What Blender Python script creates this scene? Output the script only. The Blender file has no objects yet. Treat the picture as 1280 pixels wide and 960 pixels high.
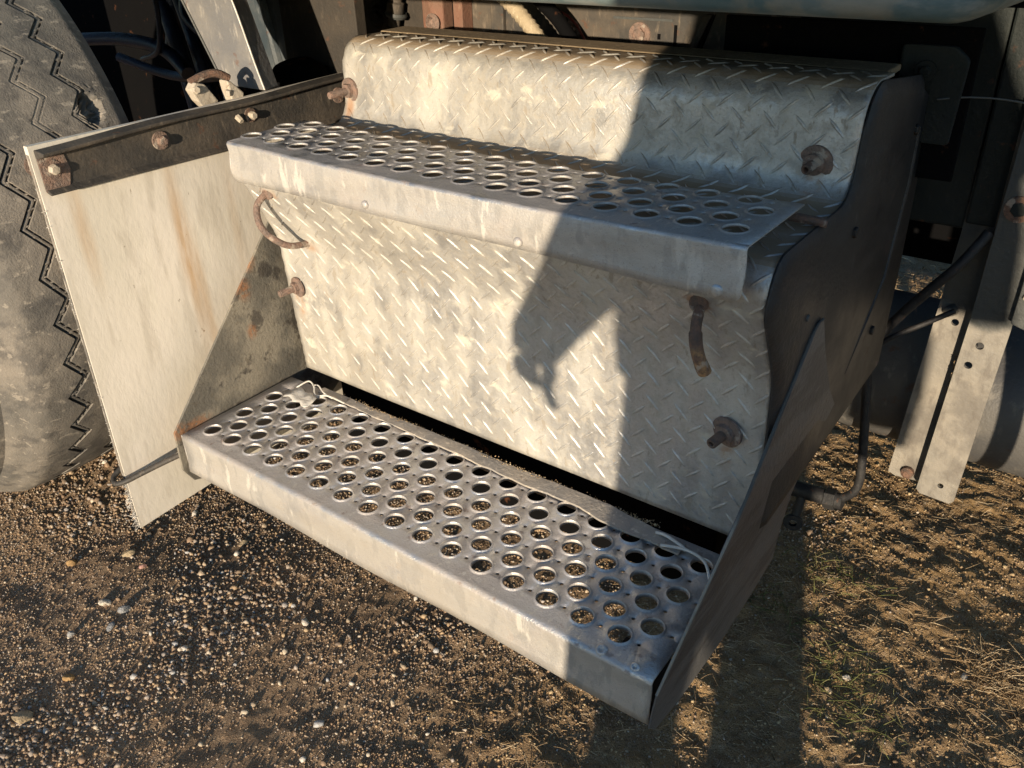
import bpy, bmesh, math, random
import numpy as np
from mathutils import Matrix, Vector
from mathutils.geometry import delaunay_2d_cdt

random.seed(7); rng = np.random.default_rng(11)
S = bpy.context.scene
COL = S.collection

# ------------------------------------------------------------------ camera
cam = bpy.data.cameras.new('camera'); camo = bpy.data.objects.new('camera', cam); COL.objects.link(camo)
R3 = ((0.7991, 0.6003, -0.0332), (-0.2786, 0.4187, 0.8643), (0.5328, -0.6814, 0.5018))
M = Matrix(((R3[0][0], R3[1][0], R3[2][0], 0.8712), (R3[0][1], R3[1][1], R3[2][1], -0.4907),
            (R3[0][2], R3[1][2], R3[2][2], 0.5872), (0, 0, 0, 1)))
camo.matrix_world = M
cam.sensor_width = 36; cam.lens = 1068.84 / 1280 * 36
cam.clip_start = 0.02; cam.clip_end = 500
S.camera = camo

# ------------------------------------------------------------------ light
to_sun = Vector((0.355, -1.0, 0.145)).normalized()
elev = math.asin(to_sun.z); azim = math.atan2(to_sun.x, to_sun.y)
W = bpy.data.worlds.new("World"); S.world = W; W.use_nodes = True
nt = W.node_tree; bg = nt.nodes['Background']
sky = nt.nodes.new('ShaderNodeTexSky'); sky.sky_type = 'NISHITA'; sky.sun_disc = False
sky.sun_elevation = elev; sky.sun_rotation = azim; sky.air_density = 1.0; sky.dust_density = 0.2; sky.ozone_density = 2.8
nt.links.new(sky.outputs[0], bg.inputs[0]); bg.inputs[1].default_value = 0.14
sun = bpy.data.lights.new('sun', 'SUN'); suno = bpy.data.objects.new('sun', sun); COL.objects.link(suno)
sun.energy = 4.7; sun.angle = math.radians(0.6); sun.color = (1.0, 0.83, 0.61)
suno.rotation_euler = (-to_sun).to_track_quat('-Z', 'Y').to_euler()
suno.location = (2, -4, 3)
S.view_settings.view_transform = 'Standard'; S.view_settings.look = 'None'
S.view_settings.exposure = 0.72; S.view_settings.gamma = 1
S.view_settings.use_curve_mapping = False
S.cycles.max_bounces = 6; S.cycles.use_denoising = True

# ------------------------------------------------------------------ materials
def nd(nt, t, **k):
    n = nt.nodes.new(t)
    for a, b in k.items(): setattr(n, a, b)
    return n
def setin(nt, sock, v):
    if isinstance(v, bpy.types.NodeSocket): nt.links.new(v, sock)
    else: sock.default_value = v
def c4(c): return (c[0], c[1], c[2], 1.0)
class Mat:
    def __init__(s, name, base, rough=.6, metal=0.0, spec=.5):
        s.m = bpy.data.materials.new(name); s.m.use_nodes = True; s.nt = s.m.node_tree
        s.b = s.nt.nodes['Principled BSDF']
        s.tc = nd(s.nt, 'ShaderNodeTexCoord').outputs['Object']
        s.col = c4(base) if not isinstance(base, bpy.types.NodeSocket) else base
        s.rough = rough; s.metal = metal; s.b.inputs['Specular IOR Level'].default_value = spec; s.h = None; s.norm = None
    def math(s, op, a, b=0.0, clamp=False):
        n = nd(s.nt, 'ShaderNodeMath', operation=op, use_clamp=clamp); setin(s.nt, n.inputs[0], a); setin(s.nt, n.inputs[1], b); return n.outputs[0]
    def mapv(s, scale=(1, 1, 1), loc=(0, 0, 0), rot=(0, 0, 0)):
        n = nd(s.nt, 'ShaderNodeMapping'); n.inputs['Scale'].default_value = scale; n.inputs['Location'].default_value = loc
        n.inputs['Rotation'].default_value = rot
        s.nt.links.new(s.tc, n.inputs[0]); return n.outputs[0]
    def noise(s, scale, lo=.4, hi=.6, detail=5, st=(1, 1, 1), rough=.6, rot=(0, 0, 0), off=0, dist=0.0):
        n = nd(s.nt, 'ShaderNodeTexNoise'); n.inputs['Scale'].default_value = scale; n.inputs['Detail'].default_value = detail
        n.inputs['Roughness'].default_value = rough; n.inputs['Distortion'].default_value = dist
        s.nt.links.new(s.mapv(st, (off, off, off), rot), n.inputs['Vector'])
        return s.ramp(n.outputs[0], lo, hi)
    def ramp(s, v, lo, hi, a=0.0, b=1.0):
        n = nd(s.nt, 'ShaderNodeMapRange'); n.interpolation_type = 'SMOOTHSTEP'
        setin(s.nt, n.inputs[0], v); n.inputs[1].default_value = lo; n.inputs[2].default_value = hi
        n.inputs[3].default_value = a; n.inputs[4].default_value = b; return n.outputs[0]
    def voro(s, scale, lo, hi, feature='F1', out=0):
        n = nd(s.nt, 'ShaderNodeTexVoronoi', feature=feature); n.inputs['Scale'].default_value = scale
        s.nt.links.new(s.tc, n.inputs['Vector']); return s.ramp(n.outputs[out], lo, hi)
    def spot(s, c, r, inner=.2, outer=1.0):
        n = nd(s.nt, 'ShaderNodeVectorMath', operation='SUBTRACT'); s.nt.links.new(s.tc, n.inputs[0]); n.inputs[1].default_value = c
        d = nd(s.nt, 'ShaderNodeVectorMath', operation='DIVIDE'); s.nt.links.new(n.outputs[0], d.inputs[0]); d.inputs[1].default_value = r
        l = nd(s.nt, 'ShaderNodeVectorMath', operation='LENGTH'); s.nt.links.new(d.outputs[0], l.inputs[0])
        return s.ramp(l.outputs['Value'], inner, outer, 1, 0)
    def up(s, lo, hi):
        g = nd(s.nt, 'ShaderNodeNewGeometry'); x = nd(s.nt, 'ShaderNodeSeparateXYZ'); s.nt.links.new(g.outputs['True Normal'], x.inputs[0])
        return s.ramp(x.outputs[2], lo, hi)
    def island(s):
        g = nd(s.nt, 'ShaderNodeNewGeometry'); return g.outputs['Random Per Island']
    def layer(s, fac, color, rough=None, metal=None, k=1.0):
        if k != 1.0: fac = s.math('MULTIPLY', fac, k)
        n = nd(s.nt, 'ShaderNodeMix', data_type='RGBA'); setin(s.nt, n.inputs[0], fac)
        setin(s.nt, n.inputs[6], s.col); setin(s.nt, n.inputs[7], c4(color) if not isinstance(color, bpy.types.NodeSocket) else color); s.col = n.outputs[2]
        for key, v in (('rough', rough), ('metal', metal)):
            if v is None: continue
            m = nd(s.nt, 'ShaderNodeMix', data_type='FLOAT'); setin(s.nt, m.inputs[0], fac)
            setin(s.nt, m.inputs[2], getattr(s, key)); setin(s.nt, m.inputs[3], v); setattr(s, key, m.outputs[0])
        return s
    def bump(s, h, dist=.001, strength=1.0):
        n = nd(s.nt, 'ShaderNodeBump'); setin(s.nt, n.inputs['Height'], h); n.inputs['Distance'].default_value = dist
        n.inputs['Strength'].default_value = strength
        if s.norm: s.nt.links.new(s.norm, n.inputs['Normal'])
        s.norm = n.outputs[0]; return s
    def done(s):
        setin(s.nt, s.b.inputs['Base Color'], s.col); setin(s.nt, s.b.inputs['Roughness'], s.rough); setin(s.nt, s.b.inputs['Metallic'], s.metal)
        if s.norm: s.nt.links.new(s.norm, s.b.inputs['Normal'])
        return s.m

def m_checker():
    m = Mat('dusty_checker_plate', (.56, .56, .565), .30, .88)
    sx = nd(m.nt, 'ShaderNodeSeparateXYZ'); m.nt.links.new(m.tc, sx.inputs[0])      # road dirt is thickest next to the wheel
    dirt = m.ramp(m.math('ADD', sx.outputs[0], m.math('MULTIPLY', m.noise(5, 0, 1, 5, off=1), .35)), .25, .85, 1.0, .42)
    m.layer(m.noise(260, .45, .62, 4), (.42, .40, .37), .45, k=.5)
    m.layer(m.math('MULTIPLY', dirt, m.noise(9, .1, .55, 8)), (.40, .37, .315), .6, .15, k=.70)
    m.layer(m.math('MULTIPLY', dirt, m.noise(5, .42, .62, 8, off=2)), (.29, .262, .215), .6, .2, k=.5)
    m.layer(m.noise(38, .52, .62, 8, (1, 1, .5), off=21), (.30, .29, .28), .4, .6, k=.45)
    m.layer(m.noise(16, .55, .70, 8, (1, 1, .3), off=25), (.70, .69, .66), .3, .9, k=.2)
    m.layer(m.noise(75, .5, .62, 8, off=12), (.34, .30, .24), .8, .1, k=.4)
    m.layer(m.noise(22, .46, .66, 7, (1, 1, .35)), (.56, .53, .46), .8, .0, k=.4)
    m.layer(m.noise(48, .58, .7, 6, (.6, 1, 1), off=3), (.56, .52, .43), .8, 0, k=.6)
    m.layer(m.noise(90, .60, .68, 6, (1, 1, .4), off=8), (.22, .17, .11), .8, 0, k=.5)
    m.layer(m.math('MULTIPLY', m.up(.70, .95), m.noise(14, .05, .45, 6)), (.27, .195, .12), .9, 0, k=.95)
    m.layer(m.noise(500, .62, .7, 2), (.2, .17, .13), .8, 0, k=.4)
    for c, r in (((.042, .12, .284), (.02, .05, .012)), ((.062, .13, .212), (.025, .05, .012)), ((.59, .12, .28), (.02, .05, .012)), ((.018, .15, .125), (.012, .05, .035)), ((.620, .15, .118), (.010, .05, .03)), ((.010, .3, .345), (.012, .05, .03)), ((.622, .3, .335), (.012, .05, .03)), ((.598, .12, .282), (.022, .05, .010))):
        m.layer(m.math('MULTIPLY', m.spot(c, r), m.noise(60, .35, .6)), (.33, .17, .08), .85, 0, k=.8)
    m.bump(m.noise(140, .2, .8, 5), .0007, .5)
    m.bump(m.noise(900, .3, .7, 2), .0002, .5)
    return m.done()
def m_tread():
    m = Mat('worn_aluminium_tread', (.56, .56, .57), .32, .9)
    m.layer(m.noise(30, .3, .66, 7, (1, 1, 1)), (.42, .38, .36), .6, .35, k=.7)
    m.layer(m.noise(12, .45, .62, 7, off=5), (.37, .32, .28), .7, .15, k=.6)
    m.layer(m.noise(160, .56, .68, 5, (1, .5, 1)), (.70, .68, .64), .35, .9, k=.6)
    m.layer(m.noise(55, .60, .68, 6, off=9), (.19, .12, .085), .8, 0, k=.6)
    m.layer(m.math('MULTIPLY', m.up(.5, .0), m.noise(28, .2, .55, 8, (.5, 1, 1), off=2)), (.46, .435, .395), .55, 0.3, k=.75)
    m.layer(m.math('MULTIPLY', m.up(.5, .0), m.noise(60, .52, .6, 8, (1, 1, .4), off=31)), (.28, .27, .26), .6, 0.3, k=.5)
    m.layer(m.math('MULTIPLY', m.up(.5, .0), m.noise(14, .5, .7, 8, (.35, 1, 1), off=33)), (.33, .30, .26), .6, 0.2, k=.6)
    m.layer(m.math('MULTIPLY', m.up(.5, .0), m.noise(45, .57, .63, 7, (1, 1, .25), off=4)), (.66, .62, .55), .7, 0, k=.45)
    m.layer(m.noise(700, .6, .7, 2), (.18, .15, .12), .8, 0, k=.4)
    m.bump(m.noise(60, .2, .8, 5), .0012, .5)
    m.bump(m.noise(600, .3, .7, 3), .0003, .6)
    return m.done()
def m_rust(name='rusty_steel', k=1.0, dark=False):
    m = Mat(name, (.16, .12, .10) if not dark else (.085, .062, .05), .8, .0)
    if dark: m.layer(m.math('MULTIPLY', m.spot((.611, .102, .235), (.02, .03, .022), .5, 1), m.noise(90, .3, .5)), (.38, .22, .10))
    m.layer(m.noise(120, .35, .65, 6), (.24, .155, .12) if not dark else (.17, .095, .065), .85)
    m.layer(m.noise(300, .5, .7, 4), (.10, .07, .055), .85, k=.8)
    m.layer(m.noise(70, .56, .66, 4, off=4), (.46, .40, .33), .7, k=.6)
    m.bump(m.noise(420, .3, .7, 4), .0008, .8)
    return m.done()
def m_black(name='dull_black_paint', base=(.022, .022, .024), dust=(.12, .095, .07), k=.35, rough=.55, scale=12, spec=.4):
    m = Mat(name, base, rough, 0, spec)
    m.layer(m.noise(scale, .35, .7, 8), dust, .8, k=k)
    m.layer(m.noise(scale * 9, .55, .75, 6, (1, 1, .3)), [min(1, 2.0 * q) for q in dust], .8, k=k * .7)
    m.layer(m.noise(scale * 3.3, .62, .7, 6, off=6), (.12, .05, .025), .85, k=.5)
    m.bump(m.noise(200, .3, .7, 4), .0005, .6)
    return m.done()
def m_plate():   # black coated side plate with scuffs and swipes
    m = Mat('scuffed_black_side_plate', (.016, .017, .021), .40, 0)
    m.layer(m.noise(9, .35, .65, 7), (.028, .026, .024), .65, k=.8)
    m.layer(m.noise(20, .5, .68, 7, (1, .5, 1.8), rot=(.6, 0, 0)), (.055, .054, .054), .6, k=.4)
    m.layer(m.noise(60, .62, .72, 6, (1, 3, .35)), (.17, .155, .14), .7, k=.45)
    m.layer(m.noise(35, .62, .68, 6, off=7), (.10, .055, .04), .8, k=.25)
    m.bump(m.noise(160, .3, .7, 5), .0006, .6)
    return m.done()
def m_gusset():
    m = Mat('stained_galvanised_gusset', (.15, .14, .12), .6, .3)
    m.layer(m.noise(14, .42, .6, 6), (.25, .225, .18), .7, .1, k=.9)
    m.layer(m.noise(24, .56, .62, 6, off=3), (.055, .048, .042), .6, 0, k=.85)
    m.layer(m.noise(110, .55, .7, 5), (.09, .075, .055), .7, 0, k=.6)
    for c, r in (((-.03, .108, .147), (.05, .016, .022)), ((-.03, .108, .087), (.05, .012, .016)), ((-.03, -.028, .0), (.05, .02, .018)), ((-.03, .122, .18), (.05, .016, .018)), ((-.03, .0, .0), (.05, .03, .012))):
        m.layer(m.math('MULTIPLY', m.spot(c, r, .1, 1), m.noise(150, .35, .55, 5)), (.27, .12, .05), .9, 0, k=.8)
    m.bump(m.noise(180, .3, .7, 5), .0006, .6)
    return m.done()
def m_flap():
    m = Mat('weathered_white_flap', (.68, .63, .56), .75, 0, .3)
    m.layer(m.noise(10, .35, .65, 8, (1, 1, .5)), (.58, .54, .46), k=.8)
    m.layer(m.noise(60, .5, .66, 8, (1, 1, .18)), (.46, .415, .35), k=.5)
    m.layer(m.noise(26, .58, .70, 8, (1, 1, .12), off=3), (.70, .66, .57), k=.7)
    m.layer(m.noise(110, .69, .73, 4, (1, 1, .5), off=5), (.20, .15, .10), k=.7)
    for c, r, k in (((-.1, -.045, .26), (.1, .014, .10), .5), ((-.1, .072, .20), (.1, .017, .17), .8), ((-.1, .085, .12), (.1, .012, .2), .45), ((-.1, .15, .22), (.1, .012, .12), .25)):
        m.layer(m.math('MULTIPLY', m.spot(c, r, .0, 1), m.noise(50, .3, .6, 6, (1, 1, .12))), (.42, .24, .09), k=k)
    m.bump(m.noise(130, .3, .7, 6, (1, 1, .5)), .00025, .5)
    return m.done()
def m_tyre():
    m = Mat('worn_tyre_rubber', (.125, .118, .108), .75, 0, .3)
    m.layer(m.noise(6, .35, .65, 8), (.26, .23, .195), .85, k=.85)
    m.layer(m.noise(34, .45, .65, 8), (.055, .054, .056), .7, k=.6)
    m.layer(m.noise(90, .58, .66, 7, (2, .5, 1), off=4), (.36, .32, .27), .8, k=.55)
    m.bump(m.noise(60, .3, .7, 8), .0006, .6)
    m.bump(m.noise(420, .3, .7, 4), .0004, .6)
    return m.done()
def m_soil():
    m = Mat('gravelly_soil', (.35, .235, .145), .95, 0, .2)
    sx = nd(m.nt, 'ShaderNodeSeparateXYZ'); m.nt.links.new(m.tc, sx.inputs[0])
    # brown earth to the right of the box, grey gravel dust to the left
    g = m.ramp(m.math('ADD', sx.outputs[0], m.math('MULTIPLY', m.noise(5, 0, 1, 4), .25)), .3, .8)
    m.layer(g, (.38, .245, .115))
    m.layer(m.noise(9, .4, .65, 6), (.17, .12, .08), k=.5)
    m.layer(m.noise(70, .48, .66, 6), (.38, .28, .18), k=.6)
    m.layer(m.noise(400, .55, .68, 4), (.55, .44, .31), k=.5)
    m.layer(m.noise(300, .55, .66, 4, off=6), (.08, .058, .04), k=.5)
    m.bump(m.noise(160, .2, .8, 6), .003, .7)
    m.bump(m.noise(600, .2, .8, 3), .0015, .8)
    return m.done()
def m_stones(name, cols):
    m = Mat(name, (.2, .17, .13), .85, 0, .3)
    r = nd(m.nt, 'ShaderNodeValToRGB'); m.nt.links.new(m.island(), r.inputs[0]); r.color_ramp.interpolation = 'CONSTANT'
    e = r.color_ramp.elements; e[0].position = 0; e[0].color = c4(cols[0]); e[1].position = 1 / len(cols); e[1].color = c4(cols[1])
    for i, c in enumerate(cols[2:]):
        q = e.new((i + 2) / len(cols)); q.color = c4(c)
    m.col = r.outputs[0]
    m.layer(m.noise(300, .4, .7, 4), (.18, .12, .07), k=.6)
    m.bump(m.noise(700, .3, .7, 3), .0006, .6)
    return m.done()

def m_strap():
    m = Mat('grey_strap_steel', (.22, .205, .18), .6, .1, .4)
    m.layer(m.noise(14, .35, .7, 8), (.29, .26, .215), .7, 0, k=.7)
    m.layer(m.noise(9, .5, .6, 6, off=3), (.11, .10, .09), .7, 0, k=.6)
    m.layer(m.noise(60, .5, .66, 7, (1, 1, .4)), (.13, .115, .10), .8, 0, k=.6)
    z = nd(m.nt, 'ShaderNodeSeparateXYZ'); m.nt.links.new(m.tc, z.inputs[0])     # coat's shadow on the upper half painted into the colour
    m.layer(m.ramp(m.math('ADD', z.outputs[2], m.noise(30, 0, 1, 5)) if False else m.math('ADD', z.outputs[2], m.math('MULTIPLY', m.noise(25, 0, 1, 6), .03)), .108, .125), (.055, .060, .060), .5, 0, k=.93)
    m.bump(m.noise(120, .3, .7, 6), .0008, .6)
    return m.done()
def m_bracket():
    m = Mat('scraped_grey_black_bracket', (.075, .077, .082), .42, .1)
    m.layer(m.noise(8, .4, .6, 6), (.115, .113, .112), .5, k=.7)
    m.layer(m.noise(13, .52, .62, 8, (1, .45, 2.2), rot=(.55, 0, 0)), (.025, .025, .028), .5, 0, k=.55)
    m.layer(m.noise(45, .55, .7, 7, (1, .5, 2.5), rot=(.55, 0, 0), off=5), (.15, .145, .14), .5, 0, k=.5)
    m.layer(m.noise(70, .64, .70, 6, off=7), (.11, .07, .055), .8, k=.2)
    m.bump(m.noise(150, .3, .7, 5), .0006, .6)
    return m.done()
MT = dict(bracket=m_bracket(),
    checker=m_checker(), tread=m_tread(), rust=m_rust(), rustdark=m_rust('dark_rusty_steel', dark=True),
    black=m_black(base=(.012, .012, .013), dust=(.05, .045, .038)), plate=m_plate(), gusset=m_gusset(), flap=m_flap(), tyre=m_tyre(), soil=m_soil(),
    bar=m_black('dirty_angle_iron', (.040, .037, .034), (.13, .105, .08), .6, .6, 16),
    frame=m_black('dusty_chassis_paint', (.045, .043, .040), (.12, .095, .07), .8, .75, 14),
    lid=m_black('dust_covered_lid', (.20, .15, .095), (.33, .25, .16), .8, .9, 18),
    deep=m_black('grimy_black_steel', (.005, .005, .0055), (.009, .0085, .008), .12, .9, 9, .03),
    pipe=m_black('dark_blue_pipe', (.03, .042, .085), (.05, .06, .08), .3, .3, 20, .6),
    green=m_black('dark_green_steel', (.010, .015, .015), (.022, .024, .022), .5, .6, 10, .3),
    tank=m_black('dark_tank_paint', (.07, .07, .072), (.17, .155, .13), .5, .45, 8),
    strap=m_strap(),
    post=m_black('grey_painted_post', (.15, .15, .155), (.26, .24, .21), .6, .5, 14),
    blue=m_black('grey_blue_paint', (.045, .060, .072), (.13, .135, .135), .6, .4, 14),
    brown=m_black('brown_stained_panel', (.028, .024, .020), (.06, .048, .036), .7, .7, 14),
    hose=m_black('dirty_rubber_hose', (.012, .012, .014), (.05, .047, .043), .4, .6, 40),
    conduit=m_black('dusty_conduit', (.36, .29, .19), (.46, .38, .27), .6, .8, 40),
    orange=m_black('orange_primer', (.19, .095, .065), (.14, .10, .07), .7, .8, 30),
    red=m_black('red_wire', (.30, .035, .04), (.3, .2, .15), .4, .6, 60),
    alu=m_black('dirty_cast_alloy', (.45, .40, .33), (.30, .24, .17), .6, .6, 40),
    wire=m_black('galvanised_wire', (.62, .60, .56), (.4, .34, .27), .4, .4, 60),
    strip=m_black('crusted_metal_strip', (.27, .25, .23), (.42, .36, .29), .8, .6, 22),
    cloth=m_black('dark_coat_cloth', (.03, .035, .05), (.05, .05, .06), .3, .9, 30),
    trousers=m_black('blue_work_trousers', (.04, .055, .10), (.07, .07, .08), .3, .9, 30),
    skin=Mat('skin', (.50, .30, .21), .6).done(), hair=Mat('brown_hair', (.06, .04, .025), .7).done(),
    boot=m_black('brown_boot_leather', (.07, .045, .03), (.15, .11, .08), .5, .6, 30),
    glassy=m_black('black_phone_shell', (.02, .02, .022), (.03, .03, .03), .2, .3, 30),
    hub=m_black('grey_rim_paint', (.35, .34, .32), (.2, .17, .13), .5, .5, 12),
    straw=m_stones('dry_straw', [(.46, .34, .20), (.36, .25, .14), (.58, .46, .30), (.26, .18, .10)]),
    grass=m_stones('green_grass', [(.09, .12, .03), (.14, .16, .05), (.2, .2, .08)]),
    gravel=m_stones('mixed_gravel', [(.42, .32, .22), (.30, .21, .14), (.50, .40, .29), (.24, .17, .12), (.36, .30, .25), (.46, .33, .20), (.20, .15, .11), (.42, .37, .33), (.58, .49, .38), (.34, .23, .15), (.38, .27, .17), (.28, .20, .14)]),
    pale_gravel=m_stones('pale_gravel', [(.40, .32, .23), (.24, .18, .13), (.55, .47, .36), (.18, .14, .11), (.36, .34, .33), (.46, .34, .21), (.14, .12, .10), (.42, .42, .42), (.62, .57, .50), (.32, .22, .15)]),
    crumbs=m_stones('soil_crumbs', [(.36, .235, .12), (.24, .16, .08), (.42, .30, .17), (.18, .12, .07), (.5, .38, .22)]),
)
def m_cab():
    m = Mat('faded_teal_cab_paint', (.060, .125, .14), .35, .1)
    m.layer(m.noise(7, .35, .62, 8), (.17, .21, .21), .5, k=.8)
    m.layer(m.noise(40, .5, .68, 7, (.4, 1, 1)), (.34, .34, .31), .6, k=.6)
    m.layer(m.noise(20, .5, .62, 7, off=3), (.27, .25, .20), .7, k=.6)
    m.bump(m.noise(50, .3, .7, 5), .0008, .5)
    return m.done()
MT['cab'] = m_cab()

# ------------------------------------------------------------------ object helpers
def tag(o, label, cat, group=None, kind=None):
    o['label'] = label
    if cat: o['category'] = cat
    if group: o['group'] = group
    if kind: o['kind'] = kind
    return o
def empty(name, loc, label, cat, group=None):
    o = bpy.data.objects.new(name, None); COL.objects.link(o); o.location = loc; o.empty_display_size = .05
    return tag(o, label, cat, group)
def wt(o):
    v = o.location + o.matrix_parent_inverse.translation
    return v + wt(o.parent) if o.parent else v
def origin(p):
    return wt(p)
def origin_old(p):
    v = Vector((0, 0, 0))
    while p is not None: v += p.location; p = p.parent
    return v
def link(name, me, mat, parent=None, smooth=False, kind=None, bevel=0, angle=40):
    """me holds world coordinates; they are moved into the parent's frame."""
    me.materials.append(MT[mat] if isinstance(mat, str) else mat)
    o = bpy.data.objects.new(name, me); COL.objects.link(o); o.parent = parent
    if parent is not None: o.matrix_parent_inverse = Matrix.Translation(-wt(parent))
    if smooth:
        me.shade_smooth()
        if smooth != 'all': me.set_sharp_from_angle(angle=math.radians(angle))
    if bevel:
        b = o.modifiers.new('bevel', 'BEVEL'); b.width = bevel; b.segments = 2; b.limit_method = 'ANGLE'; b.angle_limit = math.radians(35)
    if kind: o['kind'] = kind
    return o
def np_mesh(name, V, F):
    me = bpy.data.meshes.new(name); V = np.asarray(V, np.float32); F = np.asarray(F, np.int32)
    me.vertices.add(len(V)); me.vertices.foreach_set('co', V.ravel())
    k = F.shape[1]; me.loops.add(F.size); me.loops.foreach_set('vertex_index', F.ravel())
    me.polygons.add(len(F)); me.polygons.foreach_set('loop_start', np.arange(0, F.size, k, dtype=np.int32))
    me.polygons.foreach_set('loop_total', np.full(len(F), k, np.int32)); me.update(calc_edges=True); me.validate()
    return me
class MB:
    def __init__(s): s.v = []; s.f = []
    def add(s, V, F):
        n = len(s.v); s.v += [tuple(map(float, p)) for p in V]; s.f += [tuple(i + n for i in f) for f in F]; return s
    def mesh(s, name='mesh'):
        me = bpy.data.meshes.new(name); me.from_pydata(s.v, [], s.f); me.update()
        bm = bmesh.new(); bm.from_mesh(me); bmesh.ops.recalc_face_normals(bm, faces=bm.faces); bm.to_mesh(me); bm.free(); return me
    def box(s, a, b):
        x0, y0, z0 = a; x1, y1, z1 = b
        return s.add([(x0, y0, z0), (x1, y0, z0), (x1, y1, z0), (x0, y1, z0), (x0, y0, z1), (x1, y0, z1), (x1, y1, z1), (x0, y1, z1)],
                     [(0, 3, 2, 1), (4, 5, 6, 7), (0, 1, 5, 4), (1, 2, 6, 5), (2, 3, 7, 6), (3, 0, 4, 7)])
    def tube(s, pts, r, n=10, cap=True):
        P = [Vector(p) for p in pts]; rs = r if hasattr(r, '__len__') else [r] * len(P)
        t0 = (P[1] - P[0]).normalized(); a = Vector((0, 0, 1)) if abs(t0.z) < .9 else Vector((1, 0, 0))
        u = t0.cross(a).normalized(); rings = []
        for i, p in enumerate(P):
            t = (P[min(i + 1, len(P) - 1)] - P[max(i - 1, 0)]).normalized()
            u = (u - t * u.dot(t)).normalized(); w = t.cross(u)
            rings.append([p + (u * math.cos(2 * math.pi * k / n) + w * math.sin(2 * math.pi * k / n)) * rs[i] for k in range(n)])
        V = [q for R_ in rings for q in R_]; F = []
        for i in range(len(P) - 1):
            for k in range(n): F.append((i * n + k, i * n + (k + 1) % n, (i + 1) * n + (k + 1) % n, (i + 1) * n + k))
        if cap: F += [tuple(range(n - 1, -1, -1)), tuple((len(P) - 1) * n + k for k in range(n))]
        return s.add(V, F)
    def prism(s, poly, axis, a, b):
        """polygon in the two other axes, extruded along axis from a to b"""
        def P(q, t): return (t, q[0], q[1]) if axis == 0 else (q[0], t, q[1]) if axis == 1 else (q[0], q[1], t)
        n = len(poly); V = [P(q, a) for q in poly] + [P(q, b) for q in poly]
        return s.add(V, [tuple(range(n)), tuple(range(2 * n - 1, n - 1, -1))] + [(i, (i + 1) % n, (i + 1) % n + n, i + n) for i in range(n)])
    def lathe(s, prof, c, axis, n=20, rot=0):
        """prof: (radius, distance along axis)"""
        ax = Vector(axis).normalized(); a = Vector((0, 0, 1)) if abs(ax.z) < .9 else Vector((1, 0, 0))
        u = ax.cross(a).normalized(); w = ax.cross(u); c = Vector(c)
        V = [c + ax * d + (u * math.cos(rot + 2 * math.pi * k / n) + w * math.sin(rot + 2 * math.pi * k / n)) * max(r, 1e-5) for r, d in prof for k in range(n)]
        F = [(i * n + k, i * n + (k + 1) % n, (i + 1) * n + (k + 1) % n, (i + 1) * n + k) for i in range(len(prof) - 1) for k in range(n)]
        return s.add(V, F)
def smooth_path(pts, n=8):
    P = [Vector(p) for p in pts]; out = []
    for i in range(len(P) - 1):
        p0 = P[max(i - 1, 0)]; p1 = P[i]; p2 = P[i + 1]; p3 = P[min(i + 2, len(P) - 1)]
        for k in range(n):
            t = k / n; out.append(.5 * ((2 * p1) + (p2 - p0) * t + (2 * p0 - 5 * p1 + 4 * p2 - p3) * t * t + (3 * p1 - p0 - 3 * p2 + p3) * t ** 3))
    out.append(P[-1]); return out
def rounded(poly, radii, n=8):
    """open polyline (2D) with rounded inner corners"""
    P = [Vector(p) for p in poly]; out = [P[0]]
    for i in range(1, len(P) - 1):
        a = (P[i - 1] - P[i]).normalized(); b = (P[i + 1] - P[i]).normalized(); r = radii[i - 1]
        half = a.angle(b) / 2; d = r / math.tan(half); c = P[i] + (a + b).normalized() * (r / math.sin(half))
        s0 = P[i] + a * d - c; s1 = P[i] + b * d - c; ang = s0.angle(s1); sg = 1 if s0.x * s1.y - s0.y * s1.x > 0 else -1
        for k in range(n + 1):
            t = sg * ang * k / n; out.append(c + Vector((s0.x * math.cos(t) - s0.y * math.sin(t), s0.x * math.sin(t) + s0.y * math.cos(t))))
    out.append(P[-1]); return out
def resample(P, step):
    out = [P[0]]
    for a, b in zip(P[:-1], P[1:]):
        L = (b - a).length; k = max(1, int(math.ceil(L / step)))
        out += [a.lerp(b, j / k) for j in range(1, k + 1)]
    return out

# numpy noise
def vnoise(x, y, seed=0):
    xi = np.floor(x).astype(np.int64); yi = np.floor(y).astype(np.int64); fx = x - xi; fy = y - yi
    fx = fx * fx * (3 - 2 * fx); fy = fy * fy * (3 - 2 * fy)
    def h(a, b):
        n = (a * 374761393 + b * 668265263 + seed * 982451653) & 0xffffffff
        n = ((n ^ (n >> 13)) * 1274126177) & 0xffffffff
        return ((n ^ (n >> 16)) & 0xffff) / 65535.0
    return (h(xi, yi) * (1 - fx) + h(xi + 1, yi) * fx) * (1 - fy) + (h(xi, yi + 1) * (1 - fx) + h(xi + 1, yi + 1) * fx) * fy
def fbm(x, y, f, octv=4, gain=.5, seed=0):
    s = 0; a = 1; t = 0
    for o in range(octv):
        s = s + a * (vnoise(x * f + 13.7 * o, y * f + 7.3 * o, seed + o) - .5); t += a; a *= gain; f *= 2.03
    return s / t

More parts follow.
